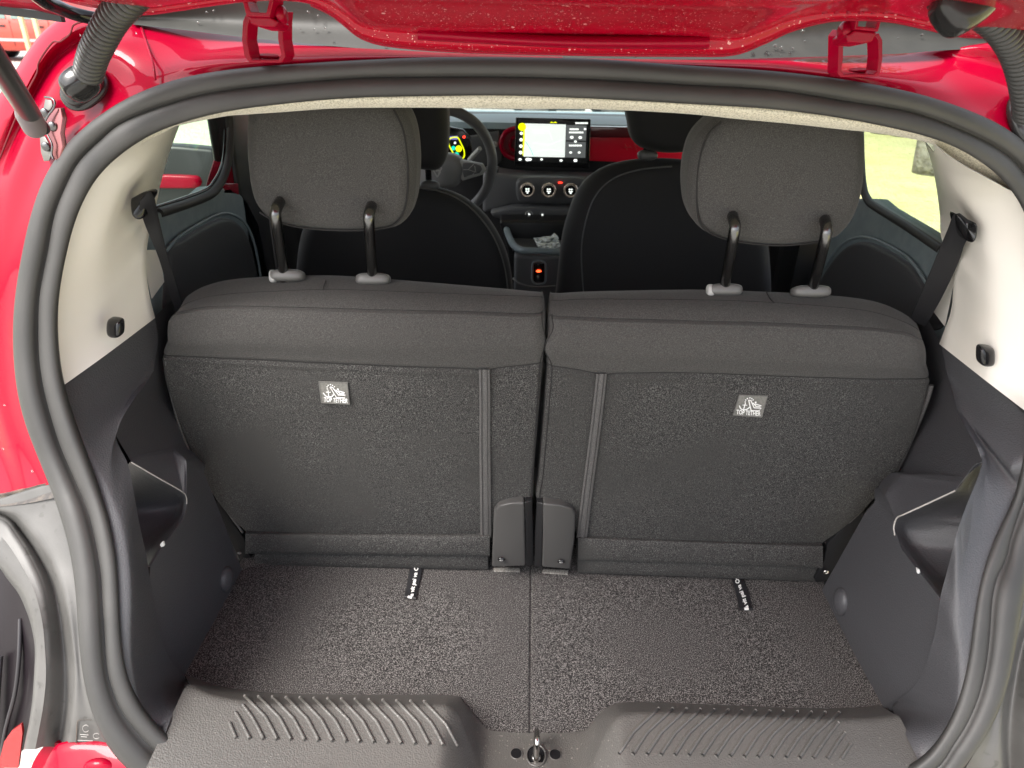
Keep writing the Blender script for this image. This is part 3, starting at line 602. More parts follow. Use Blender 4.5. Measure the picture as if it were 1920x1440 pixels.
# ------------------------------------------------------------------ bumper and tail lamp, lower left / right
def lower(mf, side):
    g = lambda l, s: [mf(p) for p in pts(l, s)]
    b0 = g([(100,905),(119,960),(139,1020),(147,1070),(154,1127),(156,1193),(162,1260),(174,1317),(194,1362),(210,1392)], A(.006))
    b0b = g([(92,907),(110,962),(129,1020),(137,1070),(145,1127),(148,1193),(152,1260),(160,1317),(172,1362),(178,1392)], A(.010))
    b1 = g([(-40,950),(22,962),(49,984),(82,1027),(109,1080),(124,1132),(133,1185),(141,1256),(139,1324),(131,1392)], A(.008))
    b2 = g([(-40,955),(12,970),(41,1000),(72,1045),(98,1095),(112,1150),(119,1205),(123,1262),(121,1326),(110,1400)], A(.035))
    b3 = g([(-40,960),(8,977),(30,1003),(56,1045),(79,1097),(90,1155),(96,1210),(97,1265),(93,1325),(82,1400)], A(.012))
    b4 = g([(-40,980),(0,1005),(20,1028),(43,1065),(65,1110),(79,1165),(84,1215),(86,1270),(80,1330),(66,1405)], A(.004))
    b5 = g([(-40,1030),(0,1057),(18,1078),(40,1105),(55,1140),(64,1175),(69,1215),(67,1275),(62,1331),(48,1405)], A(.012))
    b6 = g([(-40,1030),(-2,1064),(14,1086),(35,1114),(50,1148),(60,1182),(65,1220),(63,1275),(58,1331),(44,1405)], A(.06))
    bp = loft('bumper_corner', [b0, b0b, b1, b2, b3, b4], BUMP, car, n=90, m=6, thick=.003)
    ll = loft('tail_lamp', [b4, b5, b6], BUMP, car, n=90, m=5, thick=.003)
    c = g([(-60,1240)], A(.09))[0]
    V = list(spl(b6, 60))+[c+np.array([0, 0, -.25]), c]
    b7 = g([(-60,1110),(-40,1130),(-10,1150),(15,1175),(30,1205),(38,1240),(40,1265),(38,1300),(30,1350),(10,1440)], A(.075))
    b8 = g([(-90,1200),(-80,1200),(-60,1210),(-45,1220),(-35,1230),(-30,1245),(-30,1270),(-35,1300),(-40,1350),(-50,1440)], A(.085))
    loft('lamp_glass', [b6, b7, b8], LENS, ll, n=60, m=4, thick=.003)
    mb = MB(); mb.tube(spl(g([(38,1160),(36,1230),(28,1300),(10,1370),(0,1440)], A(.068)), 20), .003, 8); mb.tube(spl(g([(0,1230),(-5,1300),(-10,1400)], A(.07)), 12), .004, 8)
    mb.out('lamp_light_guide', mat('lamp_guide', (.03, .027, .03), .4), ll)
    o = MB(); pxl = g([(-5,1440),(8,1390),(22,1370),(40,1358),(42,1375),(34,1440)], A(.055)); o.prism(pxl, (0, .004, 0)); o.out('lamp_reflector', LENSR, ll)
    j0 = g([(-60,935),(0,928),(50,916),(98,903)], A(.008)); j1 = g([(-60,952),(0,950),(50,944),(110,932)], A(.004))
    loft('bumper_joint', [j0, [a*.5+b*.5+np.array([0,.006,0]) for a, b in zip(j0, j1)], j1], BUMPD, bp, n=30, m=4)
    # red body floor of the gutter
    loft('lower_body', [g([(80,1440),(100,1405),(118,1396),(145,1393),(178,1392),(212,1392)], A(.008)), g([(90,1500),(110,1490),(130,1480),(180,1475),(220,1465),(262,1455)], A(-.02)), g([(90,1600),(110,1600),(130,1600),(180,1600),(220,1600),(300,1600)], A(-.04))], RED, car, n=30, m=5)
    loft('lower_body', [g([(40,1500),(62,1430),(88,1395),(110,1394)], A(.03)), g([(110,1500),(105,1440),(112,1400),(128,1393)], A(.03))], RED, car, n=14, m=3)
    q = g([(190,1440)], A(-.006))[0]
    bs = MB().ell(q, (.023, .010, .016), n=30).out('rubber_stop', RED, bp)
    MB().ell(q+np.array([0, -.009, .002]), (.007, .004, .005), n=20).out('stop_screw', CHROME, bs)
    return bp
bpl = lower(lambda p: p, -1)
bpr = lower(mir, 1)
# moulded recycling mark, lower left bumper
mk = spl(pts([(143,1394),(145,1355),(152,1350),(172,1350)], A(.006)), 30)
MB().tube(mk, .0006, 6).out('moulded_border', BUMPD, bpl)
mb = MB(); EMB = mat('moulded_mark', (.26, .25, .235), .5)
mb.tube(spl(pts([(161+6*math.cos(a), 1366+6.5*math.sin(a)) for a in np.linspace(.6, 5.6, 12)], A(.003)), 30), .0005, 6)
mb.tube(spl(pts([(181+6*math.cos(a), 1380+5*math.sin(a)) for a in np.linspace(.6, 5.6, 12)], A(.003)), 30), .0005, 6)
for y, xa, xb in ((1377,150,166),(1381,152,163),(1388,146,174)):
    mb.tube(pts([(xa, y), (xb, y+1)], A(.003)), .0005, 6)
mb.out('moulded_mark', EMB, bpl)

# ------------------------------------------------------------------ boot floor, sill
ZF = .62
for q in (-1, 1): MB().box((q*.63, .74, .545), (.15, .16, .13)).out('sill_backing', BLACK, car)
g0 = [[np.array([x, y, ZF+.0012*math.sin(x*7)*math.sin(y*9)-(.0035*math.exp(-(x/.0022)**2))]) for y in np.linspace(.66, 1.12, 40)] for x in sorted(set(list(np.linspace(-.56, .56, 90))+list(np.linspace(-.006, .006, 13))))]
floor = shell('boot_floor', np.array(g0), CARPET, car, .012, 'speckled dark grey boot carpet with a centre seam', away=(0, 0, -1))
def sm(t): t = min(1, max(0, t)); return t*t*(3-2*t)
# carpet boundary Yb(x)
bpx = [(352,1272),(400,1290),(500,1302),(640,1305),(840,1307),(862,1318),(880,1342),(897,1363),(915,1373),(1000,1378),(1095,1375),(1112,1362),(1128,1342),(1150,1326),(1180,1320),(1280,1322),(1500,1331),(1600,1331),(1640,1327),(1655,1324)]
bw = spl(pts(bpx, ('z', ZF)), 400)
BX, BY = bw[:, 0], bw[:, 1]; o_ = np.argsort(BX); BX, BY = BX[o_], BY[o_]
def Yb(x): return float(np.interp(x, BX, BY))
def hump(x): return sm((abs(x+.003)-.062)/.075)
def zs(x, Y):
    H = .013+.067*hump(x)
    d = Yb(x)-Y; t = max(0, d/.080)
    k = t if t < .92 else (1 if t > 1.08 else t-(t-.92)**2/.32)
    v = ZF+.004+H*k
    
    return v
def xlim(Y, u=-1):
    a, b = (.497, .493) if u < 0 else (.519, .515)
    return float(np.interp(Y, [.56, .70, .772], [b, a, .549]))
G = []
for u in np.linspace(-1, 1, 200):
    row = []
    for v in np.linspace(0, 1, 40):
        x = u*.552; Yt = Yb(max(-.545, min(.545, x))); Y = Yt*(1-v**1.3)+.565*v**1.3
        x = u*xlim(Y, u); row.append(np.array([x, Y, zs(max(-.545, min(.545, u*.552)), Y)]))
    row.append(row[-1]+np.array([0, -.012, -.035])); G.append(row)
    row.insert(0, row[0]+np.array([0, .0005, -.012]))
sill = shell('loading_sill', np.array(G), SILLM, car, .004, 'grained grey loading sill with slanting ribs', away=(0, 0, -1))
def psill(px_, py_):
    z = .69
    for i in range(25):
        p = P3(px_, py_, ('z', z)); z = .6*z+.4*zs(p[0]*.552/xlim(p[1], p[0]), p[1])
    return P3(px_, py_, ('z', z))
rb = MB()
def rib(pp):
    P = np.array([psill(*p)+np.array([0, 0, .0009]) for p in spl(np.array(pp, float), 30)]); rb.tube(P, .0023, 8)
for i in range(17):
    x = 443+25.9*i; y = 1385+i*.9
    pp = [(x, y), (x-20, y-38), (x-28, y-48), (x-62, y-82-i*.1)]
    if i == 0: pp = [(x, y), (x-13, y-30)]
    if i == 1: pp = [(x, y), (x-20, y-38), (x-28, y-50)]
    if i == 2: pp = [(x, y), (x-20, y-38), (x-40, y-65)]
    rib(pp)
for i in range(17):
    x = 1160+26.0*i; y = 1415+i*.6
    pp = [(x, y), (x+25, y-38), (x+33, y-47), (x+75, y-86)]
    if i == 16: pp = [(x, y), (x+19, y-29)]
    if i == 15: pp = [(x, y), (x+25, y-38), (x+34, y-50)]
    if i == 14: pp = [(x, y), (x+25, y-38), (x+48, y-68)]
    rib(pp)
off = len(sill.data.vertices)
me = sill.data; bm = bmesh.new(); bm.from_mesh(me)
vs = [bm.verts.new(tuple(v-np.array((0, 1.9, 0)))) for v in rb.V]
for f in rb.F:
    try: nf = bm.faces.new([vs[i] for i in f]); nf.smooth = True
    except Exception: pass
bm.to_mesh(me); bm.free()
# latch
def disc(mb, c, rx, ry, z, h=.002, n=24): mb.prism([np.array([c[0]+rx*math.cos(t), c[1]+ry*math.sin(t), z]) for t in np.linspace(0, 2*math.pi, n, endpoint=False)], (0, 0, h))
lc = P3(1005, 1416, ('z', zs(0, .63))); z0 = zs(0, lc[1])+.0006
for px_, py_ in ((968, 1413), (1041, 1415)):
    c = P3(px_, py_, ('z', z0)); a = MB(); disc(a, c, .0078, .0078, z0-.001, .002); o = a.out('access_hole', GLOSS, sill)
    MB().tube([c+np.array([.0082*math.cos(t), .0082*math.sin(t), 0]) for t in np.linspace(0, 2*math.pi, 30, endpoint=False)], .0009, 6, closed=True).out('hole_rim', SILLM, sill)
a = MB(); disc(a, lc, .013, .016, z0-.001, .002); a.out('striker_recess', GLOSS, sill)
MB().tube([lc+np.array([.0135*math.cos(t), .0165*math.sin(t), 0]) for t in np.linspace(0, 2*math.pi, 30, endpoint=False)], .0011, 6, closed=True).out('recess_rim', SILLM, sill)
p_a, p_b, = lc+np.array([0, -.007, -.004]), lc+np.array([0, .010, -.004])
lat = MB().tube(spl([p_a, p_a+np.array([0, .001, .03]), p_a+np.array([0, .004, .038]), p_b+np.array([0, -.001, .038]), p_b+np.array([0, .004, .034]), p_b+np.array([0, .006, 0])], 40), .0042, 16).out('latch_striker', CHROME, car, label='bright steel latch loop in the middle of the sill')
MB().ell(p_a+np.array([0, .002, .006]), (.007, .006, .004)).out('striker_foot', CHROME, lat)

# ------------------------------------------------------------------ rear seats
def seat(rowsL, edge_x, name, label, side):
    pass
def seat_grid(rows, rnd_l, rnd_r, grooves, nv=170, nu=110, thick=.10):
    R = [spl(pts([(p[0], p[1], Yv) for p in r]), nu) for r, Yv in rows]
    # concentrate columns near the edges
    uu = (1-np.cos(np.linspace(0, math.pi, nu)))/2; uu = .6*uu+.4*np.linspace(0, 1, nu)
    R = [np.stack([np.interp(uu, np.linspace(0, 1, nu), r[:, k]) for k in range(3)], 1) for r in R]
    G = np.array([spl([r[i] for r in R], 40) for i in range(1)])
    vv = []; n = len(R)
    out = np.zeros((nu, nv, 3)); T = np.linspace(0, n-1, nv)
    for j, t in enumerate(T):
        i = min(int(t), n-2); f = t-i; a, b, c, d = R[max(i-1, 0)], R[i], R[i+1], R[min(i+2, n-1)]
        out[:, j] = .5*((2*b)+(c-a)*f+(2*a-5*b+4*c-d)*f*f+(3*b-a-3*c+d)*f**3)
    W = np.linalg.norm(out[-1]-out[0], axis=1)
    for j in range(nv):
        for i in range(nu):
            dl, dr = uu[i]*W[j], (1-uu[i])*W[j]
            for d, r in ((dl, rnd_l), (dr, rnd_r)):
                k_ = min(1, max(0, (T[j]-5.0)/1.2)); r = r*(1-k_)+.009*k_
                if d < r: out[i, j, 1] += r-math.sqrt(max(0, r*r-(r-d)**2))
            out[i, j, 1] -= .006*math.sin(math.pi*uu[i])
            q_ = Vector(out[i, j]); out[i, j, 1] += .0016*mnoise.noise(q_*11)+.0006*mnoise.noise(q_*38)
            for gv, amp, wd in grooves:
                q = (T[j]-gv)/wd; out[i, j, 1] += amp*math.exp(-q*q)-amp*.5*math.exp(-((q-3.2)/1.6)**2)
    return out
SG = [(3.0, .0035, .05), (6.0, .004, .045)]
rowsL = [([(350,575),(400,545),(500,533),(640,530),(800,540),(920,553),(1010,570)], 1.12),
         ([(338,566),(375,540),(430,524),(520,516),(640,515),(800,527),(920,538),(1000,547),(1016,555)], 1.078),
         ([(322,592),(350,570),(400,556),(500,547),(640,543),(800,549),(920,554),(1006,558),(1020,568)], 1.025),
         ([(306,612),(325,592),(345,584),(400,575),(500,574),(640,578),(840,583),(960,588),(1012,590),(1022,592)], .994),
         ([(302,630),(320,612),(345,606),(400,602),(500,601),(640,603),(840,607),(960,610),(1012,612),(1023,612)], .985),
         ([(300,650),(345,642),(500,640),(640,642),(840,647),(1008,646),(1021,645)], .985),
         ([(301,668),(345,669),(500,675),(640,681),(840,690),(890,693),(912,696),(935,691),(1005,684),(1018,683)], .996),
         ([(308,720),(500,730),(700,738),(900,745),(1000,742),(1013,740)], .996),
         ([(332,800),(500,808),(700,815),(900,820),(995,818),(1007,815)], 1.004),
         ([(372,885),(500,892),(700,898),(900,900),(990,892),(1001,888)], 1.014),
         ([(408,945),(500,952),(700,956),(880,957),(925,952),(985,944),(999,940)], 1.022),
         ([(436,978),(520,984),(700,987),(870,988),(915,985),(960,975),(990,965)], 1.03),
         ([(460,1000),(540,1004),(700,1006),(860,1006),(905,1004),(918,1001),(925,996)], 1.036)]
GLf = seat_grid(rowsL, .035, .022, SG)
rowsR = [([(1040,575),(1100,560),(1280,556),(1420,558),(1560,565),(1650,590),(1715,625)], 1.12),
         ([(1033,556),(1048,550),(1120,545),(1280,541),(1400,543),(1530,550),(1630,562),(1690,585),(1728,615)], 1.078),
         ([(1030,572),(1042,566),(1120,562),(1280,562),(1400,565),(1530,573),(1630,585),(1700,607),(1738,632)], 1.025),
         ([(1028,600),(1042,595),(1120,597),(1280,600),(1400,603),(1500,607),(1613,613),(1690,622),(1720,634),(1744,648)], .994),
         ([(1028,622),(1042,620),(1120,622),(1280,625),(1400,628),(1500,632),(1613,638),(1690,646),(1730,656),(1750,668)], .985),
         ([(1027,656),(1042,656),(1280,665),(1400,668),(1613,680),(1720,688),(1752,692)], .985),
         ([(1026,686),(1040,689),(1085,695),(1117,701),(1135,704),(1160,700),(1280,698),(1400,702),(1513,707),(1640,711),(1725,712),(1748,710)], .996),
         ([(1022,745),(1100,752),(1280,756),(1500,762),(1700,764),(1737,758)], .996),
         ([(1016,820),(1100,828),(1280,832),(1500,838),(1680,838),(1712,828)], 1.004),
         ([(1010,890),(1080,900),(1280,906),(1500,912),(1640,908),(1672,900)], 1.014),
         ([(1006,942),(1020,944),(1075,955),(1130,960),(1300,964),(1500,968),(1590,962),(1628,950)], 1.022),
         ([(1040,970),(1070,980),(1110,988),(1300,994),(1500,1000),(1560,996),(1590,985)], 1.03),
         ([(1082,998),(1092,1006),(1120,1010),(1300,1016),(1450,1020),(1530,1020),(1550,1014)], 1.036)]
GRf = seat_grid(rowsR, .022, .035, SG)
def rowY(rows, y):
    ys_ = [np.mean([p[1] for p in r]) for r, _ in rows]; return float(np.interp(y, ys_, [v for _, v in rows]))
def make_seat(G, rows, lab):
    cut = int(round(6/12*(G.shape[1]-1)))
    s = shell('rear_seat', G[:, :cut+1], FAB, car, .10, lab, away=(0, 1, -.62))
    f = shell('felt_back', G[:, cut:], FELT, s, .06)
    return s, f
seatL, feltL = make_seat(GLf, rowsL, 'left rear seat backrest in dark grey fabric')
seatR, feltR = make_seat(GRf, rowsR, 'right rear seat backrest in dark grey fabric')
def seamline(G, v, par, i0=2, i1=-2, r=.0011, m=SEAM, lift=0.001):
    j = int(round(v/12*(G.shape[1]-1))); P = G[i0:i1, j].copy(); P[:, 1] -= lift; P[:, 2] += .0
    MB().tube(P, r, 6).out('seam', m, par)
for G, s in ((GLf, seatL), (GRf, seatR)):
    seamline(G, 3.0, s, r=.0012, lift=-.0005); seamline(G, 6.0, s, r=.0014, lift=-.0002)
    seamline(G, 1.95, s, r=.0005, lift=.0)
# seams across the top
for s, pp in ((seatL, [(614,518,1.07),(608,534,1.03),(606,543,1.017)]), (seatR, [(1436,545,1.07),(1444,560,1.03),(1452,568,1.02)])):
    MB().tube(spl(pts(pp), 12), .0008, 6).out('seam', SEAM, s)
def sy(rows, x, y, lift=.003): return rowY(rows, y)-.006-lift
def tape(rows, pa, pb, w_, par):
    for t in (-.5, -.17, .17, .5):
        P = [P3(pa[k][0]+w_*t, pa[k][1], sy(rows, 0, pa[k][1])) for k in range(len(pa))]
        MB
    mb = MB(); n = 50
    pc = spl(np.array(pa, float), n); Q = []
    cols = [(-.5, .004), (-.48, -.002), (-.30, -.0035), (-.25, -.001), (0, -.003), (.22, -.0022), (.25, -.0005), (.30, -.003), (.48, -.002), (.5, .004)]
    for p in pc:
        for t, d in cols: Q.append(P3(p[0]+w_*t, p[1], sy(rows, 0, p[1], 0)+d))
    mb.add(Q, gridf(n, len(cols))); o = mb.out('stitched_tape', TAPE, par)
tape(rowsL, [(908,693),(909,760),(909,840),(910,920),(911,1008)], None, 21, seatL)
tape(rowsR, [(1128,701),(1124,740),(1117,800),(1108,870),(1099,940),(1091,1008)], None, 20, seatR)
# piping at the outer edges
for s, pp, rr in ((seatL, [(310,670),(315,710),(322,745),(336,797),(355,845),(379,887),(404,928),(433,968),(455,998)], rowsL), (seatR, [(1738,712),(1728,745),(1708,795),(1684,850),(1658,900),(1630,940),(1600,972),(1560,1005),(1548,1018)], rowsR)):
    MB().tube(spl([P3(x, y, rowY(rr, y)+.004) for x, y in pp], 60), .0022, 8).out('piping', TAPE, s)
MB().tube(spl([P3(x, y, rowY(rowsR, y)+.012) for x, y in [(1746,722),(1737,752),(1718,800),(1694,855),(1668,905),(1640,945),(1608,980),(1570,1010),(1555,1022)]], 60), .004, 10).out('piping', TAPE, seatR)
for G, s, i in ((GLf, seatL, -3), (GRf, seatR, 3)):
    P = G[i, 40:].copy(); P[:, 1] -= .0005; MB().tube(P[:105], .0008, 6).out('piping', SEAM, s)
# lower flaps
def flap(px_, s, par, Yv, bul=.004): cushion('fabric_flap', pts(px_, Yv), FELT, par, bulge=bul, rnd=.008, thick=.05, n=100, rings=14)
def rr_(x0, y0, x1, y1, r=7, sl=0):
    # rounded quad in pixels with slope
    P = []
    for x in np.linspace(x0+r, x1-r, 9): P.append((x, y0+sl*(x-x0)))
    P += [(x1, y0+r+sl*(x1-x0)), (x1, y1-r+sl*(x1-x0))]
    for x in np.linspace(x1-r, x0+r, 9): P.append((x, y1+sl*(x-x0)))
    P += [(x0, y1-r), (x0, y0+r)]
    return P
def flap2(x0, y0, x1, y1, sl, par, Yv, mat_=FELT, th=.04):
    n = 60; m = 14; V = []
    for i in range(n):
        x = x0+(x1-x0)*i/(n-1); e = min(i, n-1-i)/6
        for j in range(m):
            t = math.pi*j/(m-1); yc = (y0+y1)/2+sl*(x-x0); h = (y1-y0)/2
            b = .010*max(0, math.sin(t))**.6*min(1, .35+.65*e if e < 1 else 1)+(.0015*math.sin(i*1.3+j) if 0 < j < m-1 else 0)*.3
            V.append(P3(x, yc-h*math.cos(t), Yv-b))
    G = np.array(V).reshape(n, m, 3)
    shell('fabric_flap', G, mat_, par, th)
flap2(460, 1000, 918, 1038, .010, seatL, 1.026); flap2(478, 1032, 915, 1062, .014, seatL, 1.040)
flap2(1084, 1008, 1543, 1050, .034, seatR, 1.026); flap2(1083, 1042, 1532, 1074, .036, seatR, 1.040)
# head restraints
def headrest(outl, seam_px, posts, collars, par, Yv, lever):
    h = cushion('headrest', pts(outl, Yv), FAB, par, bulge=.012, rnd=.022, thick=.085, n=120, rings=34)
    MB().tube(spl([P3(p[0], p[1], Yv-.0002) for p in seam_px], 80), .0015, 6).out('seam', SEAM, par)
    for pp in posts: MB().tube(spl(pts(pp), 50), .0080, 20).out('headrest_post', METAL, par)
    for k, (x, y, w_) in enumerate(collars):
        c = P3(x, y, 1.052); a = np.array([RT, FW, UP])
        MB().ell(c, (w_*.40/1000*1.02, .016, .0095), a, n=36, m=16, pw=.62).out('headrest_collar', COLLAR, par)
        if k == 0: MB().ell(P3(x-w_*.40, y+1, 1.048), (.006, .009, .010), a, n=20, pw=.7).out('release_button', SILV, par)
headrest([(457,300),(456,240),(462,200),(500,186),(620,182),(700,184),(745,198),(768,235),(777,290),(777,345),(771,392),(757,418),(725,434),(640,438),(560,432),(508,418),(482,398),(466,365)],
         [(738,205),(756,245),(764,300),(765,350),(760,388),(748,413),(720,428),(640,432),(560,426),(512,412),(487,398)],
         [[(528,372,1.06),(524,380,1.02),(517,396,.998),(518,415,.998),(523,450,1.015),(531,505,1.045),(533,525,1.052)],
          [(699,380,1.06),(696,388,1.02),(692,402,.998),(692,420,.998),(694,455,1.015),(698,510,1.045),(699,530,1.052)]],
         [(539,517,66),(700,524,66)], seatL, 1.035, None)
headrest([(1291,350),(1296,300),(1309,262),(1335,232),(1372,210),(1480,205),(1590,215),(1625,240),(1630,290),(1627,345),(1615,395),(1594,432),(1560,455),(1470,466),(1395,461),(1345,449),(1312,428),(1296,398)],
         [(1352,228),(1326,255),(1312,300),(1307,350),(1308,395),(1316,424),(1345,443),(1395,455),(1470,460),(1550,452)],
         [[(1372,398,1.06),(1374,407,1.02),(1378,424,.998),(1375,445,.998),(1369,480,1.015),(1360,530,1.045),(1357,548,1.052)],
          [(1545,405,1.06),(1547,414,1.02),(1550,430,.998),(1546,452,.998),(1538,485,1.015),(1525,535,1.045),(1521,552,1.052)]],
         [(1358,544,66),(1520,547,72)], seatR, 1.035, None)
# tether labels
def tether(quad, par, rows):
    Yv = rowY(rows, quad[0][1]+20)-.0085
    q = np.array(quad, float)
    pxpoly(MB(), quad, Yv, .0012).out('tether_label', LABELM, par)
    def uv(u, v): a = q[0]*(1-u)+q[1]*u; b = q[3]*(1-u)+q[2]*u; return a*(1-v)+b*v
    def tb(l, r, m=WHITE, nm='tether_symbol', lift=.001):
        mb.tube(pts([tuple(uv(*p)) for p in l], Yv-lift), r, 6)
    mb = MB()
    tb([(.30,.38),(.30,.66)], .0008); tb([(.22,.48),(.38,.48)], .0006)
    tb(spl([(.12,.52),(.2,.66),(.30,.70),(.42,.66),(.50,.52)], 10), .0009)
    for p in ((.28,.33),(.28,.24),(.32,.17),(.40,.13),(.47,.16),(.53,.22)): mb.ell(P3(*uv(*p), Yv-.001), (.0011, .0006, .0011), n=8, m=6)
    tb([(.38,.24),(.56,.70)], .0009); tb([(.38,.24),(.46,.25),(.64,.58),(.88,.58),(.84,.70),(.56,.72)], .0009)
    tb([(.56,.36),(.70,.52),(.84,.52)], .0009); tb([(.64,.40),(.86,.47)], .0009)
    mb.ell(P3(*uv(.64,.33), Yv-.001), (.0016, .0008, .0016), n=10, m=6)
    mb.out('tether_symbol', WHITE, par)
    a, b = uv(.10, .92), uv(.93, .93); h = np.linalg.norm(uv(.5, .73)-uv(.5, .93))
    pxtext('tether_lettering', 'TOP TETHER', a, b, h, Yv-.0004, WHITE, par, .02)
    mb = MB()
    for l in ([(.02,.03),(.98,.03)], [(.98,.03),(.98,.97)], [(.02,.97),(.98,.97)], [(.02,.03),(.02,.97)]):
        for k in range(10):
            a, b = np.array(l[0]), np.array(l[1]); mb.tube(pts([tuple(uv(*(a+(b-a)*(k+.1)/10))), tuple(uv(*(a+(b-a)*(k+.75)/10)))], Yv-.0006), .00045, 5)
    mb.out('label_stitching', COLLAR, par)
tether([(597,715),(652,717),(656,759),(602,756)], seatL, rowsL)
tether([(1386,740),(1440,742),(1429,783),(1374,779)], seatR, rowsR)
BRK = mat('bracket_black', (.010, .010, .011), .65, spec=.2)
# floor brackets between the seats
def bracket(P, side_P, bolt, foot):
    o = MB(); Q = pts(P); o.prism(Q, (0, .05, 0)); br_ = o.out('seat_bracket', mat('bracket_grey', (.062, .06, .058), .42), car, bevel=.004, label=None)
    o = MB(); o.prism(pts(side_P), (0, .05, 0)); o.out('bracket_side', BLACK, br_, bevel=.002)
    MB().ell(P3(*bolt), (.0065, .003, .005)).out('bracket_bolt', GLOSS, br_)
    MB().ell(P3(*bolt)+np.array([0, -.003, 0]), (.004, .0015, .002)).out('bolt_head', COLLAR, br_)
    o = MB(); o.prism(pts(foot, ('z', ZF+.002)), (0, 0, .003)); o.out('bracket_foot', mat('foot_carpet', (.12, .11, .10), .9, noise=(400, (.25, .24, .22), .45, .6)), br_, bevel=.0015)
bracket([(926,958,1.008),(935,949,1.004),(955,945,1.0),(983,942,1.0),(984,1000,1.005),(986,1062,1.012),(922,1064,1.012),(924,1010,1.006)], [(984,942,1.003),(998,938,1.01),(1000,1000,1.016),(1000,1060,1.02),(986,1062,1.014)], (940,1049,1.006), [(925,1066),(975,1066),(975,1074),(926,1073)])
bracket([(1018,944,1.0),(1050,948,1.0),(1072,954,1.004),(1079,964,1.008),(1077,1015,1.006),(1069,1068,1.012),(1016,1064,1.012),(1018,1000,1.005)], [(1006,942,1.01),(1018,944,1.003),(1018,1000,1.006),(1016,1064,1.014),(1002,1062,1.02),(1003,1000,1.014)], (1052,1053,1.006), [(1018,1068),(1066,1070),(1065,1079),(1016,1076)])
bf = MB(); bf.prism(pts([(1608,955,1.03),(1622,948,1.03),(1618,975,1.03),(1565,1090,1.03),(1530,1092,1.03),(1527,1085,1.03),(1545,1050,1.03),(1552,1020,1.03),(1585,985,1.03)]), (0, .02, 0)); bfo = bf.out('side_bracket', BRK, car, bevel=.002)
MB().ell(P3(1549, 1073, 1.026), (.0055, .002, .005)).out('bracket_bolt', CHROME, bfo)
bf = MB(); bf.prism(pts([(395,930,1.05),(415,945,1.05),(440,985,1.05),(458,1010,1.05),(475,1062,1.05),(455,1064,1.05),(430,1010,1.05)]), (0, .02, 0)); bfo = bf.out('side_bracket', BRK, car, bevel=.002)
MB().ell(P3(449, 1037, 1.045), (.004, .002, .0025)).out('bracket_bolt', COLLAR, bfo)
# lower seat bases (dark) closing the space under the backrests
bx = MB(); bx.box((0, 1.20, .66), (1.06, .14, .10)); bx.out('seat_base', BLACK, car, bevel=.01)
bx = MB(); bx.box((-.30, 1.35, .80), (.54, .40, .30)); bx.box((.30, 1.35, .80), (.54, .40, .30)); bx.out('rear_cushion', BLKCL, car, bevel=.03)

# pull straps
def strap(l, r, par, txt, fold, lab):
    n = 24; zc = ZF+.0035
    Lf, Rt = spl(pts(l, ('z', zc)), n), spl(pts(r, ('z', zc)), n)
    G = np.array([[a*(1-t)+b*t+np.array([0, 0, .0015*math.sin(math.pi*t)+.001*math.sin(k/4)]) for t in np.linspace(0, 1, 7)] for k, (a, b) in enumerate(zip(Lf, Rt))])
    s = shell('pull_strap', G, WEB, car, .0015, lab, away=(0, 0, -1))
    e = (Lf[-1]+Rt[-1])/2; MB().tube([Lf[-1], Rt[-1]], .0024, 10).out('strap_fold', BLACK, s)
    MB().tube([Lf[-1]*(1-a)+Rt[-1]*a+np.array([0, -.0002, .0006]) for a in (.36, .68)], .0024, 10).out('strap_print', WHITE, s)
    return s
def straptext(txt, a, b, h, par):
    pxtext('strap_lettering', txt, a, b, h, ('z', ZF+.0062), WHITE, par, .03)
s1_ = strap([(772,1052),(766,1080),(762,1100),(757,1118)], [(793,1052),(789,1080),(784,1100),(780,1122)], car, '', None, 'black pull strap with white lettering on the left of the boot floor')
straptext('a vit pai va Or', (774.5,1118), (785.5,1058), 7.5, s1_)
s2_ = strap([(1366,1072),(1374,1092),(1382,1118),(1386,1142)], [(1387,1076),(1396,1094),(1406,1118),(1411,1142)], car, '', None, 'black pull strap with white lettering on the right of the boot floor')
straptext('a vit pai va Or', (1403.5,1139), (1383,1080), 7.5, s2_)

# ------------------------------------------------------------------ seat belts
def belt(l, r, slot, name):
    n = 30; Lf, Rt = spl(pts(l), n), spl(pts(r), n)
    G = np.array([[a*(1-t)+b*t for t in np.linspace(0, 1, 5)] for a, b in zip(Lf, Rt)])
    s = shell('seat_belt', G, WEB, car, .0015, name)
    cushion('belt_slot', pts(slot), GLOSS, s, bulge=.001, rnd=.003, thick=.02, n=40, rings=8)
belt([(262,378,.95),(263,395,.955),(275,430,.98),(296,480,1.0),(318,550,1.05),(335,600,1.08)], [(280,358,.95),(289,372,.96),(297,410,.985),(314,480,1.01),(334,545,1.05),(352,600,1.08)],
     [(244,376,.96),(250,370,.96),(270,360,.96),(285,362,.96),(275,385,.96),(268,408,.955),(255,412,.95),(246,402,.95)], 'black seat belt on the left pillar')
belt([(1800,400,.95),(1789,402,.955),(1778,430,.97),(1757,480,1.0),(1730,545,1.04),(1706,600,1.07)], [(1833,425,.93),(1822,436,.945),(1808,460,.97),(1796,495,1.0),(1765,560,1.04),(1735,612,1.07)],
     [(1794,402,.95),(1812,414,.945),(1832,420,.93),(1833,442,.93),(1826,455,.93),(1812,450,.945),(1800,430,.95)], 'black seat belt on the right pillar')

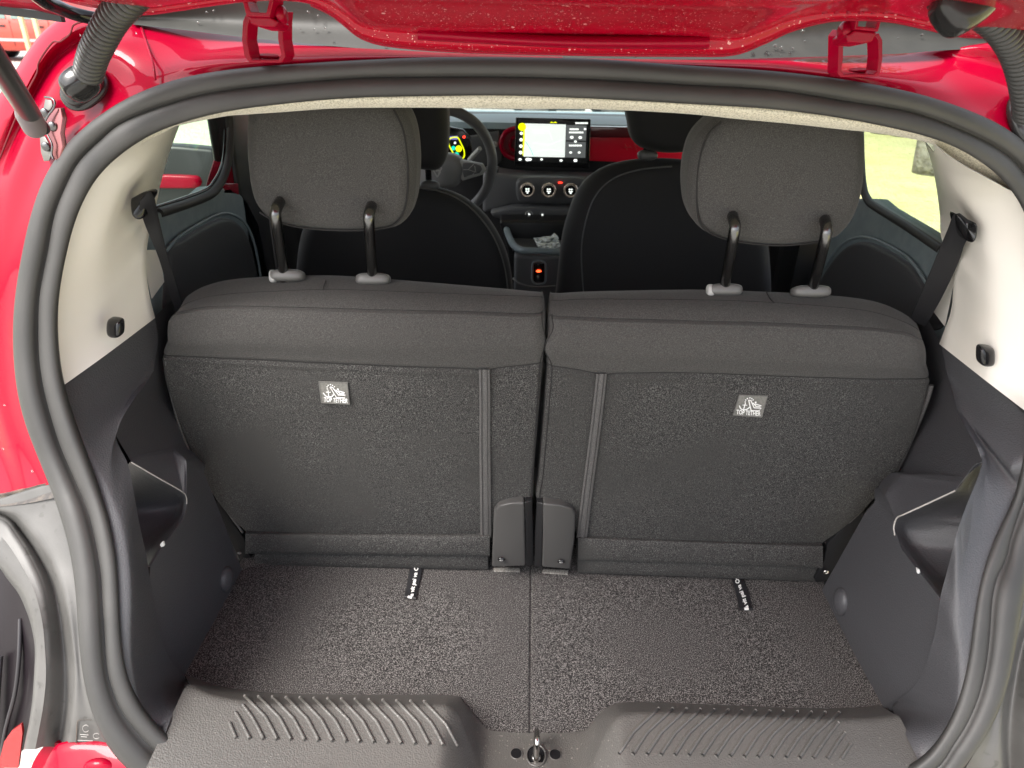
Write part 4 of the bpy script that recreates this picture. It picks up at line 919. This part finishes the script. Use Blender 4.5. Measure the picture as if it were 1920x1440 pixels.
# ------------------------------------------------------------------ cabin sides and windows
def frame_tube(pp, x, r, par, m=RUBBER): return MB().tube(spl(pts(pp, ('x', x)), 60), r, 10).out('window_rubber', m, par)
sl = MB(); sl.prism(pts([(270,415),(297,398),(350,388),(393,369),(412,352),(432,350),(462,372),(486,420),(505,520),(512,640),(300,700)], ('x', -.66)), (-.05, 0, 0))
dL = sl.out('door_card', PANEL, car, bevel=.006, label='grey side panel with blue sky reflection in its colour, below the left rear window')
cushion('armrest_inset', pts([(316,476),(340,449),(400,414),(430,408),(455,424),(470,452),(480,490),(487,540),(480,620),(330,640)], ('x', -.655)), TRIM, dL, bulge=.006, rnd=.01, thick=.04, n=70, rings=14, back=(-1, 0, 0))
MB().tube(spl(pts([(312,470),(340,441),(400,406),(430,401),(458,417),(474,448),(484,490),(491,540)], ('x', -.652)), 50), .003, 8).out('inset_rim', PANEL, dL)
fl_ = frame_tube([(428,205),(431,240),(429,290),(421,325),(408,350),(392,366),(350,383),(297,400)], -.665, .009, dL)
frame_tube([(420,205),(423,240),(421,288),(414,318),(402,340),(388,355),(345,372),(290,390)], -.672, .004, dL, GLOSS)
g = MB(); g.prism(pts([(300,190),(428,190),(429,290),(421,325),(408,350),(392,364),(280,402)], ('x', -.685)), (-.003, 0, 0)); g.out('side_window', GLASS, dL, smooth=False)
o = MB(); o.prism(pts([(437,195),(465,195),(462,300),(449,366),(420,364),(421,345),(434,300)], ('x', -.67)), (-.04, 0, 0)); bpil = o.out('door_pillar', RED, dL, bevel=.004)
o = MB(); o.prism(pts([(421,343),(447,343),(449,366),(419,364)], ('x', -.66)), (-.02, 0, 0)); o.out('pillar_foot', RED, dL, bevel=.003)
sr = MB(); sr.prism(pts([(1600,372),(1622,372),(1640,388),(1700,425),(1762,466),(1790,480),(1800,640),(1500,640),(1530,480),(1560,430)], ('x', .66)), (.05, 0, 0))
dR = sr.out('door_card', PANEL, car, bevel=.006, label='grey side panel with blue sky reflection in its colour, below the right rear window')
cushion('armrest_inset', pts([(1520,600),(1530,540),(1548,505),(1575,470),(1605,453),(1640,457),(1700,492),(1735,540),(1750,620)], ('x', .655)), TRIM, dR, bulge=.006, rnd=.01, thick=.04, n=70, rings=14, back=(1, 0, 0))
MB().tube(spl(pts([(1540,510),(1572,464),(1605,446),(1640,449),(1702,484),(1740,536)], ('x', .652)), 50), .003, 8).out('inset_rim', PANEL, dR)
frame_tube([(1612,230),(1614,300),(1618,350),(1628,376),(1645,390),(1700,424),(1765,468)], .665, .008, dR)
g = MB(); g.prism(pts([(1616,200),(1750,200),(1790,470),(1762,464),(1700,420),(1645,388),(1626,374),(1618,350)], ('x', .685)), (.003, 0, 0)); g.out('side_window', GLASS, dR, smooth=False)
# outer shell: roof skin, flanks
sh = MB(); 
for q in (-1, 1):
    MB().box((q*.765, 2.2, .62), (.05, 2.6, .78)).out('body_flank', RED, car, bevel=.02)
    MB().box((q*.728, 2.02, .62), (.012, 2.0, .80)).out('inner_liner', BLACK, car)
    MB().box((q*.685, 1.63 if q < 0 else 1.84, 1.0), (.05, .16, 1.0)).out('pillar_cover', BLACK, car, bevel=.01)
rf = MB(); rf.box((0, 1.9, 1.545), (1.14, 1.7, .03)); rf.out('roof', RED, car, bevel=.012)
fb = MB(); fb.box((0, 2.0, .35), (1.4, 2.2, .05)); fb.out('cabin_floor', BLACK, car)
# front pillars
for q in (-1, 1):
    MB().strip([np.array([q*.62, 2.70, 1.50]), np.array([q*.70, 3.25, 1.05])], (1, 0, 0), .06, .05).out('windscreen_pillar', BLACK, car)
    MB().box((q*.68, 1.80, 1.20), (.06, .10, .62)).out('centre_pillar', BLACK, car)
g = MB(); g.add([(-.62, 2.70, 1.50), (.62, 2.70, 1.50), (.70, 3.25, 1.06), (-.70, 3.25, 1.06)], [(0, 1, 2, 3)]); g.out('windscreen', GLASS, car, smooth=False)
# open front door seen through the left window
o = MB(); o.prism(pts([(250,272),(330,274),(398,280),(408,292),(409,330),(403,360),(390,385),(360,420),(250,480)], 2.05), (0, .06, 0)); fd = o.out('front_door', BLACK, car, bevel=.012, label='open front door, dark inside with a red bar')
cushion('door_pull', pts([(240,330),(300,328),(362,330),(374,336),(376,345),(370,352),(355,354),(300,354),(240,356)], 2.04), RED, fd, bulge=.004, rnd=.01, thick=.03, n=60, rings=10)

# ------------------------------------------------------------------ front seats
def front_seat(outl, hr_, posts, Yv, par_label, band):
    s = cushion('front_seat', pts(outl, Yv), BLKCL, car, bulge=.02, rnd=.05, thick=.14, n=110, rings=30, label=par_label, back=(0, 1, -.25))
    h = cushion('headrest', pts(hr_, Yv+.02), BLKCL, s, bulge=.015, rnd=.03, thick=.09, n=80, rings=20)
    for pp, cx_, cy_ in posts:
        MB().tube(spl(pts(pp), 24), .0075, 14).out('headrest_post', GLOSS, s)
        MB().ell(P3(cx_, cy_, Yv+.03), (.024, .018, .012), n=24, pw=.8).out('headrest_collar', DASH, s)
    MB().tube(spl(pts(band, Yv-.012), 60), .0018, 6).out('stitching', COLLAR if par_label.startswith('left') else DASH, s)
front_seat([(560,800),(545,600),(555,440),(600,380),(680,352),(760,346),(820,350),(866,368),(905,400),(935,445),(952,490),(960,545),(965,620),(960,800)],
           [(690,180),(760,178),(822,185),(836,205),(837,270),(832,305),(818,322),(790,322),(720,310),(690,290)],
           [([(797,295,1.77),(800,302,1.74),(803,320,1.74),(804,345,1.76)], 806, 348)], 1.70, 'left front seat in black cloth', [(780,352),(810,355),(850,368),(885,392),(917,430),(935,465),(947,505),(953,550)])
front_seat([(1045,800),(1038,620),(1046,540),(1056,450),(1070,395),(1088,352),(1120,318),(1170,299),(1240,293),(1320,300),(1395,325),(1435,385),(1452,470),(1456,600),(1450,800)],
           [(1182,190),(1182,240),(1190,268),(1212,283),(1255,290),(1300,285),(1330,262),(1335,190),(1260,180)],
           [([(1215,240,1.77),(1216,245,1.74),(1213,265,1.74),(1212,288,1.76)], 1214, 291)], 1.70, 'right front seat in black cloth', [(1095,560),(1090,480),(1096,425),(1115,370),(1150,335),(1200,318),(1260,312)])
# ------------------------------------------------------------------ dashboard
dYt = 2.45
dash = loft('dashboard', [pts([(500,226),(700,225),(835,226),(1000,230),(1180,234),(1450,240)], 3.0), pts([(500,236),(700,236),(835,236),(1000,240),(1180,245),(1450,250)], 2.5)][::-1]+[], DASHT, car, n=30, m=6, thick=.02, away=(0, 0, -1), label='dashboard with sky reflection coloured into its pale top')
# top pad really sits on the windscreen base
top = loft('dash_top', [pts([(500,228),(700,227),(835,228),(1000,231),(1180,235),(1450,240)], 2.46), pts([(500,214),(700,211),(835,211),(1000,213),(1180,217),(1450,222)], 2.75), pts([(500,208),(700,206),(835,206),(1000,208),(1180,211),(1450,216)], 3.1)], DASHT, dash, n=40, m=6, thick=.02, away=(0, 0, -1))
face = MB(); face.prism(pts([(500,229),(835,229),(1180,236),(1450,242),(1450,700),(500,700)], 2.47), (0, .3, 0)); face.out('dash_face', BLACK, dash, smooth=False)
o = MB(); o.prism(pts([(1080,239),(1190,242),(1400,246),(1400,308),(1190,305),(1080,301)], 2.452), (0, .012, 0)); o.out('red_inlay', mat('inlay_red', (.75, .004, .03), .3, coat=.6), dash, bevel=.004)
sh2 = MB(); sh2.prism(pts([(1080,237),(1400,243),(1400,262),(1080,257)], 2.42), (0, .04, .0)); sh2.out('inlay_brow', mat('dark_red', (.10, .002, .006), .4, coat=1), dash, bevel=.003)
mb = MB()
for dx in (0, 8, 16, 24, 32):
    mb.tube(pts([(1172+dx*1.1, 270+(dx % 16)/2),(1176+dx*1.1, 282-(dx % 16)/2)], 2.447), .0012, 6)
mb.tube(pts([(1170,276),(1182,276)], 2.447), .0012, 6); mb.out('inlay_relief', mat('relief_red', (.6, .05, .05), .3), dash)
vc = P3(972, 277, 2.44)
def circ(x, y, r, Yv, n=40, ry=None): return [P3(x+r*math.cos(t), y+(ry or r)*math.sin(t), Yv) for t in np.linspace(0, 2*math.pi, n, endpoint=False)]
v = MB().tube(circ(968, 269, 28, 2.44), .0085, 12, closed=True).out('air_vent', RED, dash)
MB().tube(circ(970, 270, 14, 2.45), .006, 10, closed=True).out('vent_ring', RED, dash)
cushion('vent_core', circ(968, 269, 26, 2.455), mat('vent_red', (.25, .002, .01), .4), dash, bulge=.0, rnd=.003, thick=.02, n=40, rings=8)
o = MB(); o.prism(pts([(880,255),(935,245),(942,300),(930,312),(885,308)], 2.455), (0, .01, 0)); o.out('dash_inlay', DASH, dash, bevel=.004)
o = MB(); o.prism(pts([(915,268),(930,265),(934,268),(932,276),(918,277)], 2.44), (0, .01, 0)); o.out('indicator_lever', SILV, dash, bevel=.003)
# instrument display
def emis(n_, c, e): return mat(n_, c, .5, emit=e)
ins = MB(); ins.prism(pts([(800,236),(838,237),(868,243),(882,258),(885,285),(875,305),(840,312),(800,312)], 2.36), (0, .02, 0)); ins_o = ins.out('instrument_display', GLOSS, car, bevel=.004)
EY, EG, EP, EWT, ERD = emis('glow_yellow', (.75, .85, .0), .45), emis('glow_teal', (0, .6, .45), .4), emis('glow_violet', (.18, .16, .5), .3), emis('glow_white', (.9, .95, .9), .5), emis('glow_red', (1, .04, .02), .9)
MB().tube(spl(pts([(842,262),(848,258),(858,258),(864,268),(870,282),(870,294),(863,299),(856,296),(848,284),(842,272)], 2.352), 50, closed=True), .0018, 6, closed=True).out('display_arc', EY, ins_o)
for nm, c, r, m_ in (('display_dot', (860,279), 6, EY), ('display_patch', (850,278), 4, EG), ('display_patch', (856,290), 4.5, EG), ('display_patch', (870,257), 2.5, ERD), ('display_digit', (853,268), 2, EWT), ('display_patch', (837,281), 2.5, ERD)):
    o = MB(); o.prism(circ(c[0], c[1], r, 2.352, 20), (0, .003, 0)); o.out(nm, m_, ins_o, smooth=False)
o = MB(); o.prism(pts([(842,256),(858,255),(858,262),(842,262)], 2.352), (0, .003, 0)); o.out('display_patch', EP, ins_o)
# centre screen
scr = MB(); scr.prism(pts([(967,220.5),(1108,223.5),(1105,316),(964,312.5)], 2.36), (0, .015, 0)); scr = scr.out('centre_screen', GLOSS, car, bevel=.003, label='landscape touch screen showing a pale map')
def sc(l, m_, nm, Yv=2.358): o = MB(); o.prism(pts(l, Yv), (0, .0015, 0)); return o.out(nm, m_, scr, smooth=False)
sc([(971,224),(1104,227),(1101,306),(968,303)], mat('screen_glow', (.03, .032, .034), .2), 'screen_glass', 2.3595)
sc([(984,231.5),(1061,233.5),(1059,295),(981.5,293.5)], emis('map_white', (.84, .90, .86), .31), 'map_view')
sc([(1062,234.5),(1100,235.5),(1098.5,264),(1061,263)], emis('card_grey', (.12, .13, .13), .25), 'info_card')
sc([(1061,265.5),(1098.5,266.5),(1097.5,296),(1060,295)], emis('card_grey2', (.12, .13, .13), .25), 'info_card')
o = MB(); o.prism(circ(979, 238, 7.5, 2.3575, 30), (0, .001, 0)); o.out('menu_disc', EY, scr, smooth=False)
o = MB(); o.prism(pts([(981.5,238),(984,232),(984,262),(981,292),(979.5,292)], 2.3578), (0, .0008, 0)); o.out('menu_edge', EY, scr, smooth=False)
o = MB(); o.prism(pts([(1031,230.5),(1034,228),(1038,230),(1041,228),(1045,230.7)], 2.3575), (0, .0008, 0)); o.out('menu_mark', EY, scr, smooth=False)
for i, y in enumerate((250, 262, 274, 286)):
    o = MB(); o.prism(circ(977.5-i*.4, y, 3.2, 2.3575, 6+i*2), (0, .001, 0)); o.out('menu_icon', EWT, scr, smooth=False)
for x, y, r in ((1072,257.5,3.4),(1088,258,3.4),(1079,265.5,2.6),(1070,286,2.6),(1086,286,2.6),(1097,242,2.4),(1015.5,299,2.5),(1052,301,2.8),(1079,301,3.6),(975,299,3),(989,299,4),(994,299,3)):
    o = MB(); o.prism(circ(x, y, r, 2.3568, 12, r*.75), (0, .001, 0)); o.out('screen_icon', EWT, scr, smooth=False)
mb = MB()
for x0, x1, y in ((1068,1083,242.5),(1067,1093,248.5),(1067,1090,273),(1079,1100,231)):
    x = x0
    while x < x1:
        w_ = random.uniform(1.5, 3.5); mb.prism(pts([(x, y-1.6), (x+w_, y-1.6), (x+w_, y+1.4), (x, y+1.4)], 2.3568), (0, .001, 0)); x += w_+.7
mb.out('screen_lettering', EWT, scr, smooth=False)
MB().tube(spl(pts([(985,265),(990,272),(995,280),(1000,292)], 2.3572), 14), .0012, 5).out('map_road', emis('map_green', (.25, .6, .45), .4), scr)
mb = MB()
for l in ([(998,244),(1030,246),(1035,262)], [(1000,268),(1030,272),(1055,262)], [(1005,285),(1030,280),(1055,284)], [(1000,250),(1020,250)]): mb.tube(pts(l, 2.3572), .0006, 4)
mb.out('map_road', emis('map_grey', (.6, .64, .62), .3), scr)
# centre stack
st_ = MB(); st_.prism(pts([(905,322),(960,330),(1000,333),(1095,335),(1200,338),(1200,400),(1000,386),(960,384),(925,396),(905,400)], 2.30), (0, .12, 0)); stack = st_.out('centre_stack', DASH, car, bevel=.012)
cushion('climate_panel', pts([(975,336),(1000,332),(1095,334),(1120,338),(1126,358),(1118,378),(1090,382),(985,380),(970,372),(967,355),(968,343)], 2.275), DASH, stack, bulge=.002, rnd=.008, thick=.04, n=70, rings=10)
for k, x in enumerate((989, 1029, 1070)):
    y = 356.5+k*.4
    kn = MB().tube(circ(x, y, 12, 2.25, 40, 12), .0035, 10, closed=True).out('climate_knob', mat('knob_silver_%d' % k, (.75, .62, .52), .25, metal=.7), stack)
    cushion('knob_face', circ(x, y, 11.5, 2.252), GLOSS, stack, bulge=.001, rnd=.003, thick=.03, n=40, rings=8)
    mb = MB()
    for dx, dy in ((-2, -2), (2, -2), (-2, 2), (2, 2), (0, 5)): mb.prism(circ(x+dx, y+dy, 1.9, 2.246, 8, 1.3), (0, .001, 0))
    mb.out('knob_legend', EWT, stack, smooth=False)
mb = MB()
for x, y in ((1010,347),(1010,366),(1050,348),(1050,367)): mb.prism(circ(x, y, 2.2, 2.268, 8, 1.2), (0, .001, 0))
mb.out('panel_legend', COLLAR, stack, smooth=False)
o = MB(); o.prism(circ(1050.5, 342.5, 4.5, 2.266, 14, 1.8), (0, .001, 0)); o.out('hazard_lamp', ERD, stack, smooth=False)
# switch shelf
st_ = MB(); st_.prism(pts([(918,398),(960,389),(1000,388),(1100,390),(1200,395),(1200,416),(1000,415),(950,414),(925,408)], 2.26), (0, .10, 0)); shelf = st_.out('switch_shelf', DASH, car, bevel=.008)
MB().tube(circ(992, 402, 6.5, 2.255, 24), .0012, 6, closed=True).out('switch_ring', SILV, shelf)
o = MB(); o.prism(circ(992, 402, 2.8, 2.255, 3), (0, .001, 0)); o.prism(circ(1017, 403, 1.8, 2.252, 10), (0, .001, 0)); o.out('switch_legend', EWT, shelf, smooth=False)
MB().tube(circ(1017, 402.5, 6.5, 2.255, 24), .0008, 6, closed=True).out('switch_ring', DASH, shelf)
mb = MB()
for x in (1038, 1053): mb.tube(circ(x, 403, 4, 2.252, 16, 1.7), .0006, 5, closed=True)
mb.out('socket_outline', COLLAR, shelf)
# console tray
cy = MB(); cy.prism(pts([(935,415),(960,414),(1100,416),(1100,560),(960,560),(952,470)], 2.18), (0, .2, 0)); con = cy.out('centre_console', BLACK, car, bevel=.01)
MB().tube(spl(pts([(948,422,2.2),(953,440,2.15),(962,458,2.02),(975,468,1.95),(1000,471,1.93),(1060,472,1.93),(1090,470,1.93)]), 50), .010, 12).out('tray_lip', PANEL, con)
tr_ = MB(); tr_.prism(pts([(962,466,1.97),(1090,470,1.97),(1090,452,2.12),(955,446,2.12)]), (0, 0, -.01)); tr_.out('tray_floor', BLACK, con)
cl = MB(); cl.prism(pts([(964,478),(1062,480),(1062,620),(962,620)], 1.95), (0, .15, 0)); cl.out('console_front', DASH, con, bevel=.012)
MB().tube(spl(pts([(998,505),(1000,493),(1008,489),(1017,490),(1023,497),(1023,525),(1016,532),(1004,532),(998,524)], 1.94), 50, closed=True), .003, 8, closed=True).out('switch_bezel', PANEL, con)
o = MB(); o.prism(pts([(1000,494),(1020,494),(1020,529),(1000,529)], 1.943), (0, .003, 0)); o.out('switch_face', GLOSS, con, bevel=.002)
o = MB(); o.prism(circ(1010, 508.5, 5, 1.935, 14, 2.2), (0, .001, 0)); o.out('switch_lamp', emis('switch_red', (1, .08, .02), 1.5), con, smooth=False)
MB().tube(spl(pts([(962,522,1.96),(975,532,1.94),(1000,538,1.93),(1050,536,1.93)]), 30), .003, 8).out('console_trim', COLLAR, con)
# packet in the tray (a thing of its own)
pkm = mat('clear_packet', (.66, .70, .68), .25)
mb = MB(); random.seed(3); n = 9; V = []
for i in range(n):
    for j in range(n):
        u_, v_ = i/(n-1), j/(n-1); x = (1000*(1-u_)+1045*u_)*(1-v_)+(1011*(1-u_)+1052*u_)*v_; y = (446*(1-u_)+444*u_-(6 if i == 7 and j == 0 else 0))*(1-v_)+(468*(1-u_)+463*u_)*v_
        V.append(P3(x, y, 2.06-.011*j+random.uniform(-.022, .014)))
mb.add(V, gridf(n, n)); pk_ = _mobj('plastic_packet', V, gridf(n, n), pkm, None, smooth=False); solid(pk_, .003)
tag(pk_, label='crumpled pale plastic packet lying in the centre console tray', category='packet')
# steering wheel
wc = P3(826, 306, 2.12)
def wr_(a, rx=97, ry=101, Yo=0): return P3(826+rx*math.cos(a), 306+ry*math.sin(a), 2.12-.05*math.sin(a)*-1+Yo)
sw = MB().tube([wr_(a) for a in np.linspace(0, 2*math.pi, 70, endpoint=False)], .0145, 14, closed=True).out('steering_wheel', mat('wheel_leather', (.15, .15, .155), .4), car, label='dark leather steering wheel')
cushion('wheel_hub', pts([(775,335),(780,300),(800,292),(840,290),(862,298),(872,318),(864,340),(850,352),(800,355)], 2.10), mat('hub_grey', (.22, .22, .225), .45), sw, bulge=.01, rnd=.015, thick=.05, n=60, rings=14)
o = MB(); o.prism(pts([(862,300),(880,303),(905,308),(911,318),(905,328),(885,334),(866,340),(860,325)], 2.10), (0, .02, 0)); o.out('wheel_spoke', SILV, sw, bevel=.004)
o = MB(); o.prism(pts([(868,306),(885,306),(901,311),(904,318),(899,325),(880,329),(870,333),(866,318)], 2.093), (0, .008, 0)); o.out('spoke_buttons', DASH, sw, bevel=.002)
mb = MB()
for l in ([(868,318),(878,318),(888,308)], [(878,318),(890,322),(886,328)], [(890,311),(892,324)]): mb.tube(pts(l, 2.091), .001, 5)
mb.out('button_lines', SILV, sw)
mb = MB()
for l in ([(822,308),(813,320),(820,332)], [(822,308),(828,316),(822,326)], [(817,320),(824,320)], [(820,332),(826,322)]): mb.tube(pts(l, 2.078), .0018, 6)
mb.out('wheel_emblem', SILV, sw)
MB().tube(pts([(900,278,2.2),(880,300,2.25)]), .007, 8).out('stalk', SILV, sw)
MB().tube(pts([(925,317,2.2),(935,318,2.2)]), .010, 10).out('lower_stalk', DASH, sw)

# ------------------------------------------------------------------ outside: parked cars and trees
def vehicle(name, L, W, H, van, paint, loc, rz, label, cat, group=None):
    root = empty(name, loc); root.rotation_euler = (0, 0, rz); tag(root, label=label, category=cat)
    if group: root['group'] = group
    def sec(x):  # roof height profile
        if van: pr = [(-.5, .95), (-.49, H-.1), (-.44, H), (.18, H), (.30, H-.12), (.38, 1.15), (.47, 1.0), (.5, .75)]
        else: pr = [(-.5, .80), (-.47, 1.0), (-.38, H-.12), (-.28, H), (.02, H), (.2, .98), (.42, .85), (.5, .62)]
        return np.interp(x, [p[0] for p in pr], [p[1] for p in pr])
    n = 50; V = []; prof = []
    belt = 1.03 if van else .92
    for i in range(n):
        u = -.5+i/(n-1); h = sec(u); e = 1-.12*max(0, (abs(u)-.4)/.1)**2
        hb = min(h, belt); w0 = W/2*e
        for y, z in ((-w0*.96, .28), (-w0, .5), (-w0, hb-.08), (-w0*.97, hb), (-w0*.80 if h > hb+.05 else -w0*.9, h-.04), (-w0*.6, h), (w0*.6, h), (w0*.80 if h > hb+.05 else w0*.9, h-.04), (w0*.97, hb), (w0, hb-.08), (w0, .5), (w0*.96, .28)):
            V.append((u*L, y, z))
    def mk(nm, V, Fs, m_, smooth=True, bevel=0):
        o = _mobj(nm, V, Fs, m_, root, smooth); return o
    body = mk('body', V, gridf(n, 12, False, True)+[tuple(range(12)), tuple((n-1)*12+k for k in range(12))], paint)
    for sgn in (-1, 1):
        wins = [(-.44, -.26), (-.23, -.03), (.0, .22)] if van else [(-.34, -.14), (-.12, .10)]
        for a, b in wins:
            zt = min(sec(a+.03), sec(b-.02))-.14; f = (zt-belt)/(H-belt)
            yb, yt = sgn*(W/2*.975+.006), sgn*(W/2*(.97-.17*(zt-belt)/(H-.04-belt))+.012)
            P = [np.array(q) for q in ((a*L, yb, belt+.03), (b*L, yb, belt+.03), ((b-.02)*L, yt, zt), ((a+.01)*L, yt, zt))]
            m_ = MB(); m_.prism(P, (0, -sgn*.01, 0)); mk('window', m_.V, m_.F, WG, False)
        for x in ((-.02, .21) if van else (-.02,)):
            m_ = MB(); m_.box((x*L-.2, sgn*(W/2+.012), belt-.14), (.2, .03, .04)); mk('door_handle', m_.V, m_.F, BLACK, False)
        m_ = MB(); m_.box((0, sgn*(W/2+.006), .55), (L*.62, .03, .07)); mk('side_moulding', m_.V, m_.F, SILV, False)
        m_ = MB()
        for x in (-.01, .22, -.25): m_.box((x*L, sgn*(W/2+.001), .72), (.012, .006, .65))
        mk('door_gap', m_.V, m_.F, BLACK, False)
        for x in (-.31, .32):
            m_ = MB(); c = np.array([x*L, sgn*(W/2-.10), .32])
            def cyl(mm, r, y0, y1, k=28):
                mm.add([c+np.array([r*math.cos(t), y, r*math.sin(t)]) for y in (y0, y1) for t in np.linspace(0, 2*math.pi, k, endpoint=False)], [tuple(range(k)), tuple(range(2*k-1, k-1, -1))]+[(i, (i+1) % k, k+(i+1) % k, k+i) for i in range(k)])
            cyl(m_, .32, -.1, .1+0*sgn); wh = mk('wheel', m_.V, m_.F, BLACK)
            m_ = MB(); cyl(m_, .20, -.112, .112); o = _mobj('rim', m_.V, m_.F, RIM, wh)
            m_ = MB(); cyl(m_, .385, -.095, .104); m_ = MB()
    m_ = MB(); m_.box((L*.497, W*.34, .68), (.06, .28, .14)); mk('headlight', m_.V, m_.F, SILV)
    m_ = MB(); m_.box((L*.497, -W*.34, .68), (.06, .28, .14)); mk('headlight', m_.V, m_.F, SILV)
    m_ = MB(); m_.box((-L*.498, W*.42, .85), (.06, .14, .3)); mk('tail_light', m_.V, m_.F, LENSR)
    m_ = MB(); m_.box((-L*.498, -W*.42, .85), (.06, .14, .3)); mk('tail_light', m_.V, m_.F, LENSR)
    return root
RIM = mat('wheel_rim', (.16, .16, .16), .4, metal=.5)
WG = mat('car_glass', (.10, .16, .13), .08, coat=1)
VR = mat('faded_red', (.55, .06, .035), .35, coat=.5)
vp = P3(10, 112, ('z', 0)); 
vx = P3(20, 112, 22.0)
vehicle('parked_van', 4.6, 1.8, 1.66, True, VR, (vx[0]+.9, 22.0, 0), math.radians(0), 'faded red passenger van parked in the distance beyond the left rear corner', 'van')
PD = mat('dark_blue_paint', (.03, .045, .06), .3, coat=1)
vehicle('parked_car', 4.2, 1.75, 1.45, False, PD, (P3(915, 205, 12.0)[0]-.6, 12.2, 0), 0, 'dark car parked ahead, seen through the windscreen above the steering wheel', 'car')
vehicle('parked_car', 4.0, 1.7, 1.45, False, mat('orange_red', (.6, .05, .02), .3, coat=1), (P3(1150, 208, 12.5)[0]+1.2, 12.6, 0), math.pi, 'orange-red car parked ahead, seen beyond the centre screen', 'car')
BARK = mat('bark', (.13, .115, .10), .95, noise=(9, (.22, .20, .17), .4, .6, 6), bump=(12, 1, .04))
LEAF = mat('leaves', (.06, .10, .03), .7, noise=(3, (.10, .14, .05), .4, .6))
def tree(x, y, r, h, label, lean=0):
    root = empty('tree', (x, y, 0)); tag(root, label=label, category='tree', group='trees beyond the lawn')
    m_ = MB(); P = np.array([(.03*math.sin(z*1.7)+lean*z, .04*math.cos(z*1.3), z) for z in np.linspace(-.05, h, 14)]); R = [r*(1.12 if i == 0 else 1.03 if i == 1 else 1-.5*i/14) for i in range(14)]
    m_.tube(P, R, 14)
    for k in range(6):
        a = k*1.05; p = P[8+k % 4]; q = p+np.array([1.3*math.cos(a), 1.3*math.sin(a), 1.1]); m_.tube(spl([p, (p+q)/2+np.array([0, 0, .1]), q], 6), [r*.4, r*.35, r*.3, r*.22, r*.15, r*.08], 8)
    _mobj('trunk', m_.V, m_.F, BARK, root)
    V = []; Fs = []; rg = random.Random(int(x*10))
    for k in range(2600):
        cl_ = rg.randrange(14); ca = cl_*2.4; cc = np.array([lean*h+1.5*math.cos(ca)*(.3+.7*(cl_ % 3)/2), 1.5*math.sin(ca)*(.3+.7*(cl_ % 3)/2), h+.2+.45*(cl_ % 5)])
        c = cc+np.array([rg.gauss(0, .42), rg.gauss(0, .42), rg.gauss(0, .34)]); a = np.array([rg.gauss(0, 1) for _ in range(3)]); a /= np.linalg.norm(a); b = np.cross(a, [rg.gauss(0, 1) for _ in range(3)]); b /= np.linalg.norm(b)
        o = len(V); s = .07; V += [c-a*s, c+b*s*.5, c+a*s, c-b*s*.5]; Fs.append((o, o+1, o+2, o+3))
    _mobj('crown', V, Fs, LEAF, root, smooth=False, recalc=False)
tp = P3(1733, 327, ('z', 0)); tree(tp[0]+.06, tp[1], .16, 3.2, 'thick grey tree trunk standing on the dry lawn, seen through the right rear window', -.22)
for (px_, py_, r, lb) in ((1655, 251, .16, 'distant tree farther off, at the upper left corner of the right rear window'), (1690, 256, .14, 'distant tree second from the left in the right rear window')):
    q = P3(px_, py_, ('z', 0)); tree(q[0], q[1], r, 3.0, lb)

POST = mat('pale_wood', (.62, .52, .30), .8)
for px_, lb in ((60, 'pale wooden post standing in front of the red van, the left one'), (84, 'pale wooden post standing in front of the red van, the right one')):
    q = P3(px_, 112, 20.0); m_ = MB(); m_.box((q[0], 20.0, .88), (.10, .10, 1.78))
    o = m_.out('wooden_post', POST, None, bevel=.01); tag(o, label=lb, category='post', group='posts by the red van')
